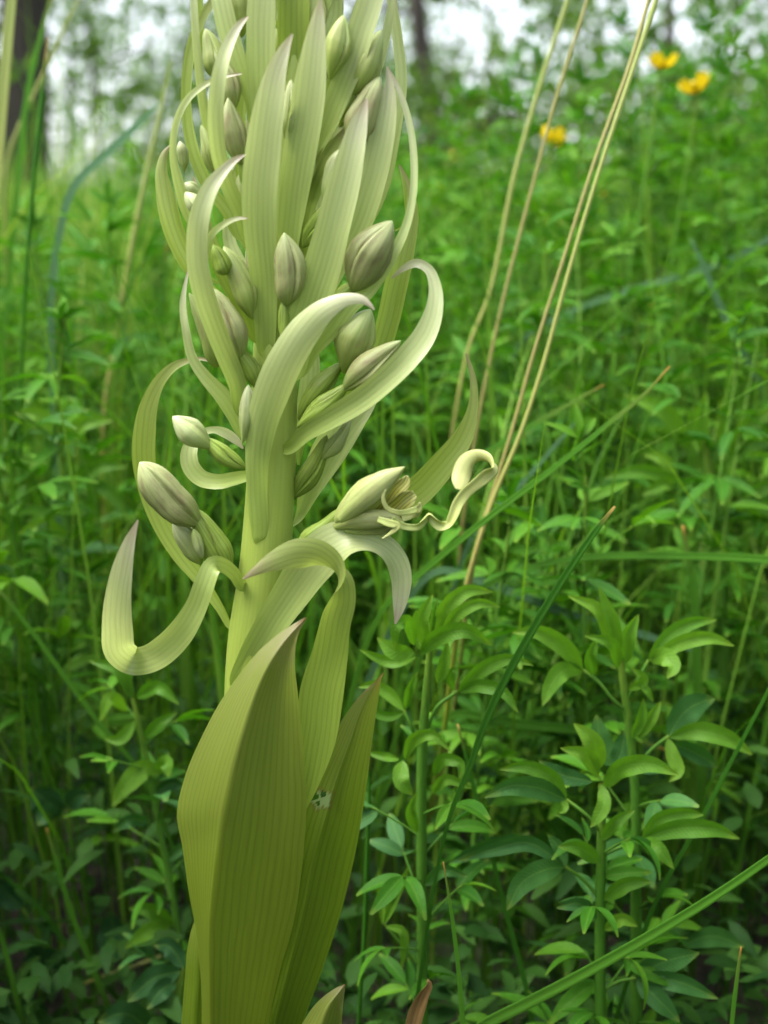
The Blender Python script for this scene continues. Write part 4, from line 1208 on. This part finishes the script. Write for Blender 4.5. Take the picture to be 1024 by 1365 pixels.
# ------------------------------------------------------------------ lucerne in the meadow behind
TRI_LEAF = []
for k in range(6):
    rs = np.random.default_rng(k + 3)
    L, up = PET_END[k % 3]
    items = [petiole_local(L, 0.00055, up, 3, 3)]
    e = np.array([L * math.cos(up), 0, L * math.sin(up)])
    for da in (0, 0.85, -0.85):
        l = leaflet_local(rs.uniform(0.018, 0.024), rs.uniform(0.0042, 0.0060), rs.uniform(0.25, 0.65), rs.uniform(0.1, 1.1), 5, 3)
        Rl = rotz(da * rs.uniform(0.75, 1.2)) @ roty(-rs.uniform(-0.3, 0.6)) @ rotx(rs.uniform(-0.6, 0.6))
        items.append(xf(l, Rl, e))
    V, Fc, uv, a = merge(items)
    TRI_LEAF.append((V, Fc, uv, a))
TRI_COARSE = []
for k in range(6):
    rs = np.random.default_rng(k + 3)
    L, up = PET_END[k % 3]
    e = np.array([L * math.cos(up), 0, L * math.sin(up)])
    items = []
    for da in (0, 0.85, -0.85):
        l = leaflet_local(rs.uniform(0.019, 0.025), rs.uniform(0.0048, 0.0066), rs.uniform(0.0, 0.2), rs.uniform(0.1, 1.1), 4, 2)
        items.append(xf(l, rotz(da * rs.uniform(0.75, 1.2)) @ roty(-rs.uniform(-0.3, 0.6)) @ rotx(rs.uniform(-0.6, 0.6)), e))
    TRI_COARSE.append(merge(items))
TRI_MESH = [make_mesh('leaf', *d, mats=(M['lucerne'],)) for d in TRI_LEAF]


def plant_layout(rs, H):
    """stem points and leaf frames of one lucerne shoot of height H"""
    lean = rs.uniform(-0.12, 0.12, 2)
    k = rs.uniform(-0.05, 0.05, 2)
    zz = np.linspace(0, 1, 7)
    S = np.stack([lean[0] * H * zz + k[0] * H * np.sin(zz * PI), lean[1] * H * zz + k[1] * H * np.sin(zz * PI), H * zz], -1)
    leaves = []
    az = rs.uniform(0, 6.28)
    nl = int(18 + H * 46)
    for q in range(nl):
        f = 0.22 + 0.78 * ((q + 0.5) / nl) ** 0.8
        p = np.array([np.interp(f, zz, S[:, c]) for c in range(3)])
        az += 2.4 + rs.uniform(-0.5, 0.5)
        tilt = rs.uniform(-0.1, 0.65) + (0.65 if f > 0.93 else 0)
        sc = rs.uniform(0.75, 1.2) * (0.75 if f > 0.93 else 1)
        leaves.append((p, az, tilt, sc, int(rs.integers(0, 6))))
    return S, leaves


def stem_tube(S, r=0.0014):
    C = np.concatenate([S, np.linspace(r, r * 0.45, len(S))[:, None]], 1)
    C[0, 2] -= 0.004
    return tube3(C, seg=5, n=10)


def wanted_height(x, y, rs):
    """how tall the shoots stand there: higher to the right and back, lower in the left foreground"""
    side = np.clip(x / (0.33 * (y + 0.33)), -1.2, 1.2)
    return (0.215 + 0.085 * np.clip((y - 0.1) / 0.15, 0, 1) + 0.10 * np.clip((y - 0.2) / 0.5, 0, 1) + 0.075 * side * np.clip((y - 0.2) / 0.4, 0, 1)) * rs.uniform(0.76, 1.14)


rs = np.random.default_rng(5)
spots = []
tries = 0
while len(spots) < 295 and tries < 20000:
    tries += 1
    y = 0.11 + 1.12 * rs.uniform() ** 0.85
    hw = 0.34 * (y + 0.33) + 0.07
    x = rs.uniform(-hw, hw)
    if y < 0.19 and (x < 0.035 or any(abs(x - hx) < 0.03 and abs(y - hy) < 0.04 for hx, hy in ((0.012, 0.05), (0.09, 0.065), (0.075, 0.04), (0.15, 0.22)))):
        continue
    if y < 0.34 and x < -0.03 and rs.uniform() < 0.5:
        continue
    if y < 0.24 and rs.uniform() < 0.45:
        continue
    if any((x - a) ** 2 + (y - b) ** 2 < 0.022 ** 2 for a, b in spots):
        continue
    spots.append((x, y))
spots.sort(key=lambda s: s[1])
FOL = []


def foliage_mesh(rs, H, simple=False):
    S, leaves = plant_layout(rs, H)
    it = [xf(TRI_LEAF[k], (rotz(az) @ roty(-tl)) * sc, p) for p, az, tl, sc, k in leaves]
    V, Fc, uv, a = merge(it)
    return S, (V, Fc, uv, a)


for k in range(8):
    S, d = foliage_mesh(np.random.default_rng(100 + k), 0.40)
    FOL.append((make_mesh('stem', *stem_tube(S), mats=(M['lucerne_stem'],)), make_mesh('foliage', *d, mats=(M['lucerne'],))))
GLAB = 'leafy green lucerne shoot in the soft dense meadow behind the orchid'
for i, (x, y) in enumerate(spots):
    H = wanted_height(x, y, rs)
    gz = float(ground_z(x, y))
    rt = root('lucerne_plant', (x, y, gz), GLAB, 'plant', 'lucerne shoots of the meadow')
    if i < 110:
        S, leaves = plant_layout(rs, H)
        link('stem', make_mesh('stem', *stem_tube(S), mats=(M['lucerne_stem'],)), rt)
        for p, az, tl, sc, k in leaves:
            o = link('leaf', TRI_MESH[k], rt)
            o.matrix_local = Matrix.Translation(Vector(p)) @ Matrix((rotz(az) @ roty(-tl)).tolist()).to_4x4() @ Matrix.Scale(sc, 4)
    else:
        sm, fm = FOL[i % 8]
        a, s_ = rs.uniform(0, 6.28), H / 0.40
        for nm, me in (('stem', sm), ('foliage', fm)):
            o = link(nm, me, rt)
            o.rotation_euler = (0, 0, a)
            o.scale = (s_, s_, s_)

# the rest of the meadow, too dense and far to count
rs = np.random.default_rng(21)
tmpl = []
for k in range(6):
    S, leaves = plant_layout(np.random.default_rng(200 + k), 0.4)
    it = [xf(TRI_COARSE[kk], (rotz(az) @ roty(-tl)) * sc * 1.15, p) for p, az, tl, sc, kk in leaves[::1]]
    it.append(stem_tube(S, 0.0016))
    tmpl.append(merge(it))
far = []
N_FAR = 700
for k in range(N_FAR):
    y = 1.2 + 5.6 * rs.uniform() ** 1.15
    hw = 0.36 * (y + 0.33) + 0.3
    x = rs.uniform(-hw, hw)
    V, Fc, uv, a = tmpl[k % 6]
    H = wanted_height(x, y, rs) / 0.4
    V2 = (V * H) @ rotz(rs.uniform(0, 6.28)).T + np.array([x, y, float(ground_z(x, y))])
    far.append((V2, Fc, uv, {'rnd': np.full(len(V), rs.uniform())}))
for k in range(850):                    # same meadow, unseen beside and behind the camera, thickened to block low light
    a = rs.uniform(0, 2 * PI)
    r_ = 0.30 + 1.3 * rs.uniform()
    x, y = r_ * math.cos(a), -0.33 + r_ * math.sin(a)
    if y > -0.36 and abs(x) < 0.36 * (y + 0.33) + 0.11 and y < 1.4:
        continue
    V, Fc, uv, at_ = tmpl[k % 6]
    H = rs.uniform(0.85, 1.3)
    V2 = (V * H) @ rotz(rs.uniform(0, 6.28)).T + np.array([x, y, float(ground_z(x, y))])
    far.append((V2, Fc, uv, {'rnd': np.full(len(V), rs.uniform())}))
for k in range(420):                    # and on both flanks
    y = 0.3 + 4.2 * rs.uniform() ** 1.2
    x = (0.36 * (y + 0.33) + 0.2 + 2.0 * rs.uniform() ** 1.3) * rs.choice([-1, 1])
    V, Fc, uv, at_ = tmpl[k % 6]
    V2 = (V * rs.uniform(0.85, 1.2)) @ rotz(rs.uniform(0, 6.28)).T + np.array([x, y, float(ground_z(x, y))])
    far.append((V2, Fc, uv, {'rnd': np.full(len(V), rs.uniform())}))
o = link('far_lucerne', make_mesh('far_lucerne', *merge(far), mats=(M['lucerne_far'],)))
tag(o, 'blurred green lucerne filling the meadow up to the trees', 'meadow', kind='stuff')


def grass_mass(N, yr, hr, wr, seed, spread=0.25, power=1.0, xlim=None, rshift=(0, 1)):
    rs = np.random.default_rng(seed)
    n = 6
    y = yr[0] + (yr[1] - yr[0]) * rs.uniform(size=N) ** power
    hw = 0.36 * (y + 0.33) + spread
    x = rs.uniform(-1, 1, N) * hw
    if xlim is not None:
        keep = xlim(x, y, rs)
        x, y = x[keep], y[keep]
        N = len(x)
    z = ground_z(x, y)
    h = rs.uniform(*hr, N)
    w = rs.uniform(*wr, N)
    az = rs.uniform(0, 2 * PI, N)
    bend = rs.uniform(0.05, 0.7, N) ** 1.4
    t = np.linspace(0, 1, n)
    rad = (h * bend)[:, None] * t[None, :] ** 2.2
    zz = h[:, None] * (t[None, :] - 0.35 * bend[:, None] * t[None, :] ** 3)
    cx = x[:, None] + np.cos(az)[:, None] * rad
    cy = y[:, None] + np.sin(az)[:, None] * rad
    cz = z[:, None] + zz - 0.003
    tw = az + PI / 2 + rs.uniform(-0.7, 0.7, N)
    ww = w[:, None] / 2 * (1 - t[None, :] ** 2.5 * 0.95)
    ox, oy = np.cos(tw)[:, None] * ww, np.sin(tw)[:, None] * ww
    L = np.stack([cx - ox, cy - oy, cz], -1)
    Rr = np.stack([cx + ox, cy + oy, cz], -1)
    V = np.stack([L, Rr], 2).reshape(-1, 3)
    base = grid_faces(n, 2)
    Fc = (base[None] + (np.arange(N) * n * 2)[:, None, None]).reshape(-1, 4)
    rnd = np.repeat(rshift[0] + (rshift[1] - rshift[0]) * rs.uniform(size=N), n * 2)
    uv = np.stack([np.tile(np.array([-1.0, 1.0]), N * n), np.repeat(np.tile(t * 60, N), 2)], -1)
    return V, Fc, uv, {'rnd': rnd}


o = link('meadow_grass', make_mesh('meadow_grass', *merge([
    grass_mass(3600, (0.16, 1.3), (0.16, 0.44), (0.0010, 0.0028), 31, 0.08, rshift=(0, 0.7)),
    grass_mass(2300, (0.45, 2.6), (0.35, 0.62), (0.0018, 0.004), 32, 0.1, xlim=lambda x, y, r: (x < 0.02 * y) | (r.uniform(size=len(x)) < 0.25), rshift=(0.1, 1)),
    grass_mass(9000, (1.2, 9.0), (0.2, 0.55), (0.002, 0.006), 33, 0.6),
    grass_mass(15000, (-0.2, 9.0), (0.2, 0.5), (0.002, 0.006), 34, 3.5, power=1.3, xlim=lambda x, y, r: np.abs(x) > 0.36 * (y + 0.33) + np.where(y < 0.6, 0.5, 0.2)),
]), mats=(M['grass_far'],)))
tag(o, 'fine meadow grass growing between the lucerne', 'grass', kind='stuff')

# dark undergrowth near the soil
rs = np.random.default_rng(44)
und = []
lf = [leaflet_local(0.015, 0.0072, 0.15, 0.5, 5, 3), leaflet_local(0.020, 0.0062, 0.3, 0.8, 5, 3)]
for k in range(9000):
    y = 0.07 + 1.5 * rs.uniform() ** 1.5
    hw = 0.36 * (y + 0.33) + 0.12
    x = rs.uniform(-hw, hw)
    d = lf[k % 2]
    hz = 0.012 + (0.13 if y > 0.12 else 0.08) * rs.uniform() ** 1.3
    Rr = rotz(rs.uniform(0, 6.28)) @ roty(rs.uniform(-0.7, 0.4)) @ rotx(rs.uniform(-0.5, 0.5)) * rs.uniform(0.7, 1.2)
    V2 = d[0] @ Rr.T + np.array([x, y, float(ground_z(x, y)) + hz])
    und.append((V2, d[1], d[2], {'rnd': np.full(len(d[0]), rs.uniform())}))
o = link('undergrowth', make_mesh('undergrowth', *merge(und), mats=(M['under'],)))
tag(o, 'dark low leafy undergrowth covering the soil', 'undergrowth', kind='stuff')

# ------------------------------------------------------------------ buttercups
def buttercup(px, py, Y, size, label, tilt, az, group=None):
    P, s = at(px, py, Y)
    gz = float(ground_z(P[0] + 0.02, Y))
    bx = P[0] - 0.03
    rt = root('buttercup', (bx, Y, gz), label, 'flower', group)
    hz = P[2] - gz
    part('stem', tube3([[bx, Y, gz - 0.003, 0.0012], [bx + 0.005, Y, gz + hz * 0.5, 0.0011], [P[0] - 0.004, Y, gz + hz * 0.9, 0.0009], [*P, 0.0008]], seg=6, n=16), M['lucerne_stem'], rt)
    Rr = rotz(az) @ rotx(tilt)
    for k in range(5):
        n, m = 7, 5
        t = np.linspace(0, 1, n)
        wv = size * 0.62 * np.sin(PI * np.clip(t, 0.03, 0.88) ** 0.8) ** 0.6
        u = np.linspace(-1, 1, m)
        x = size * 0.62 * np.sin(t * 1.15)
        z = size * 0.55 * (1 - np.cos(t * 1.5))
        G = np.stack([np.tile(x[:, None], (1, m)), u[None, :] * wv[:, None] / 2, z[:, None] + 0.25 * u[None, :] ** 2 * wv[:, None] / 2], -1).reshape(-1, 3)
        G = G @ (Rr @ rotz(k * 2 * PI / 5)).T + P
        part('petal', (G, grid_faces(n, m), np.zeros((n * m, 2)), {}), M['yellow'], rt)
    C = np.array([[0, 0, 0.0, size * 0.12], [0, 0, size * 0.1, size * 0.15], [0, 0, size * 0.17, size * 0.05]])
    d = tube3(C, seg=8, n=6)
    part('centre', xf(d, Rr, P), M['yellow'], rt)


buttercup(880, 92, 0.44, 0.0175, 'yellow buttercup opening upright beside the tall straw stems', 0.15, 0.4)
buttercup(930, 124, 0.46, 0.0185, 'yellow buttercup tipped to one side with its cup spread wide', -0.35, 1.2)
buttercup(735, 192, 0.52, 0.0165, 'yellow buttercup behind the thin brown dry stalk', 0.5, 2.6)
for k, (x, y, Y) in enumerate([(603, 212, 1.5), (806, 266, 1.4), (737, 300, 1.3), (588, 250, 1.6), (880, 410, 0.9)]):
    buttercup(x, y, Y, 0.016, 'tiny blurred yellow buttercup deep in the meadow', 0.3, k * 1.3, group='far buttercups')

# ------------------------------------------------------------------ trees beyond the meadow, and added unseen ones round it
def tree(name, x, y, H, r, label, seed, crown_z, crown_r, nleaf, lean=(0, 0), leaf=0.055, limbs=9, group=None):
    rs = np.random.default_rng(seed)
    gz = float(ground_z(x, y))
    rt = root(name, (x, y, gz), label, 'tree', group)
    base = np.array([x, y, gz])
    zz = np.linspace(0, 1, 8)
    tr = np.stack([x + lean[0] * zz * H + 0.03 * H * np.sin(zz * 4 + seed), y + lean[1] * zz * H + 0.02 * H * np.cos(zz * 5 + seed), gz - 0.05 + H * zz, r * (1.12 - 0.9 * zz)], -1)
    tr[0, 3] *= 1.25
    part('trunk', tube3(tr, seg=14, n=30, ribs=5, ribamp=0.06), M['bark'], rt)
    tips = []
    limb_items = []
    for k in range(limbs):
        f = rs.uniform(0.07, 0.5) if k % 3 else rs.uniform(0.5, 0.95)
        p = np.array([np.interp(f, zz, tr[:, c]) for c in range(3)])
        a = k * 2.4 + rs.uniform(-0.5, 0.5)
        Lb = crown_r * rs.uniform(0.7, 1.15) * (1.1 - 0.4 * f)
        d = np.array([math.cos(a), math.sin(a), rs.uniform(-0.15, 0.22)])
        q1 = p + d * Lb * 0.45 + np.array([0, 0, 0.08 * Lb])
        q2 = p + d * Lb + np.array([0, 0, -0.10 * Lb])
        r0 = r * (1 - f * 0.75) * 0.42
        limb_items.append(tube3([[*p, r0], [*q1, r0 * 0.6], [*q2, r0 * 0.15]], seg=6, n=10))
        for s_ in np.linspace(0.3, 1, 7):
            b = p * (1 - s_) ** 2 + 2 * q1 * s_ * (1 - s_) + q2 * s_ * s_
            dd = rs.normal(size=3) * np.array([1, 1, 0.7])
            e = b + nrm(dd) * Lb * rs.uniform(0.2, 0.45)
            limb_items.append(tube3([[*b, r0 * 0.3], [*((b + e) / 2 + np.array([0, 0, 0.03])), r0 * 0.18], [*e, 0.002]], seg=4, n=5))
            tips.append(e)
            tips.append((b + e) / 2)
    part('limbs', merge(limb_items), M['bark'], rt)
    tips = np.array(tips)
    nleaf = int(nleaf * 0.6)
    ci = rs.integers(0, len(tips), nleaf)
    clump = rs.uniform(0.05, 0.15, len(tips)) * crown_r * 0.55 * (rs.uniform(size=len(tips)) < 0.8)+0.01
    P = tips[ci] + rs.normal(size=(nleaf, 3)) * clump[ci][:, None] * np.array([1, 1, 0.7])
    P[:, 2] = np.maximum(P[:, 2], gz + 0.25)
    A = nrm(rs.normal(size=(nleaf, 3)))
    B = nrm(np.cross(A, rs.normal(size=(nleaf, 3))))
    sz = 1.35 * leaf * rs.uniform(0.6, 1.25, nleaf)[:, None]
    V = np.stack([P, P + A * sz * 0.5 + B * sz * 0.32, P + A * sz, P + A * sz * 0.5 - B * sz * 0.32], 1).reshape(-1, 3)
    Fc = np.arange(nleaf * 4).reshape(-1, 4)
    uv = np.tile(np.array([[0, 0], [1, 1], [0, 2], [-1, 1.0]]), (nleaf, 1))
    rnd = np.repeat(np.clip(rs.normal(0.5, 0.25, nleaf), 0, 1), 4)
    part('crown', (V, Fc, uv, {'rnd': rnd}), M['tree_leaf'], rt)
    return rt


tree('tree', -1.83, 5.2, 6.0, 0.105, 'dark gnarled tree trunk rising beyond the meadow behind pale grass', 1, 3.5, 1.9, 3200, lean=(0.10, 0.0), limbs=10, leaf=0.05)
tree('tree', 0.28, 8.5, 5.0, 0.07, 'grey brown tree trunk directly behind the top of the orchid spike', 2, 3.0, 2.1, 9000, limbs=16)
tree('tree', 2.05, 8.0, 4.6, 0.045, 'slender brown tree behind the yellow buttercups', 3, 3.0, 2.0, 9000, lean=(-0.03, 0), limbs=15)
TL = 'leafy tree with light between its leaves at the meadow\'s far edge'
for k, (x, y, H, r, cr, nl) in enumerate([(-2.6, 10.5, 4.6, 0.04, 2.3, 6500), (-0.9, 12.0, 5, 0.045, 2.6, 8000), (1.2, 12.5, 5, 0.045, 2.4, 8000), (3.2, 11.0, 5, 0.05, 2.5, 9000), (4.6, 8.8, 4.5, 0.05, 2.1, 5000), (-4.4, 9.0, 5, 0.06, 2.2, 5000), (2.3, 15.5, 5.5, 0.06, 2.9, 9000), (-2.4, 16.0, 5.5, 0.06, 2.9, 9000), (0.2, 17.0, 5.5, 0.06, 2.9, 9000), (4.8, 15.0, 5.5, .06, 2.8, 8000), (3.0, 7.2, 4.2, 0.04, 1.9, 7000), (-3.4, 13.0, 5, 0.05, 2.6, 8000), (1.5, 10.0, 4.4, 0.035, 2.0, 7000), (-6.5, -3.0, 6, 0.09, 2.6, 3000), (5.5, -2.0, 6, 0.09, 2.6, 3000), (-5.0, 3.5, 6, 0.09, 2.4, 3000), (0.5, -5.5, 6.5, 0.09, 2.8, 3000), (-7.5, 9.5, 5.5, 0.06, 2.6, 6000), (-9.0, 6.0, 5.5, 0.06, 2.6, 6000), (7.5, 9.0, 5.5, 0.06, 2.6, 6000), (9.0, 5.5, 5.5, 0.06, 2.6, 6000), (6.2, 12.5, 5.5, 0.06, 2.6, 6000), (-6.2, 13.5, 5.5, 0.06, 2.6, 6000)]):
    near = y < 5 and abs(x) < 7  # unseen trees added round the camera to cut the low sky light
    tree('tree', x, y, H, r * 0.55, 'added unseen leafy tree that dims the low sky light' if near else TL, 20 + k, 3.0, cr, nl, limbs=13, leaf=0.06, group='added unseen trees round the near meadow' if near else 'trees beyond the meadow')


def shrub(x, y, w, h, label, seed, n, group=None):
    rs = np.random.default_rng(seed)
    gz = float(ground_z(x, y))
    rt = root('shrub', (x, y, gz), label, 'shrub', group)
    it = []
    cl = []
    for k in range(14):
        a = rs.uniform(0, 6.28)
        rr = w * rs.uniform(0.1, 0.9)
        e = np.array([x + math.cos(a) * rr, y + math.sin(a) * rr * 0.6, gz + h * rs.uniform(0.35, 1.0)])
        it.append(tube3([[x, y, gz - 0.02, 0.012], [*((e + np.array([x, y, gz])) / 2 + np.array([0, 0, 0.1])), 0.008], [*e, 0.003]], seg=4, n=7))
        cl.append(e)
        cl.append(e * 0.6 + np.array([x, y, gz + h * 0.2]) * 0.4)
    part('branches', merge(it), M['bark'], rt)
    cl = np.array(cl)
    ci = rs.integers(0, len(cl), n)
    P = cl[ci] + rs.normal(size=(n, 3)) * np.array([w * 0.22, w * 0.2, h * 0.16])
    P[:, 2] = np.maximum(P[:, 2], gz + 0.02)
    A = nrm(rs.normal(size=(n, 3)))
    B = nrm(np.cross(A, rs.normal(size=(n, 3))))
    sz = 0.055 * rs.uniform(0.6, 1.25, n)[:, None]
    V = np.stack([P, P + A * sz * 0.5 + B * sz * 0.32, P + A * sz, P + A * sz * 0.5 - B * sz * 0.32], 1).reshape(-1, 3)
    part('foliage', (V, np.arange(n * 4).reshape(-1, 4), np.tile(np.array([[0, 0], [1, 1], [0, 2], [-1, 1.0]]), (n, 1)), {'rnd': np.repeat(rs.uniform(size=n), 4)}), M['tree_leaf'], rt)


for k in range(11):
    x = -5.2 + k * 1.05
    shrub(x, 10.2 + 1.5 * math.sin(k * 2.3), 0.8, 1.15 + 0.35 * math.sin(k * 1.7), 'low leafy shrub under the trees at the meadow\'s far edge', 60 + k, 2000, group='shrubs under the trees')
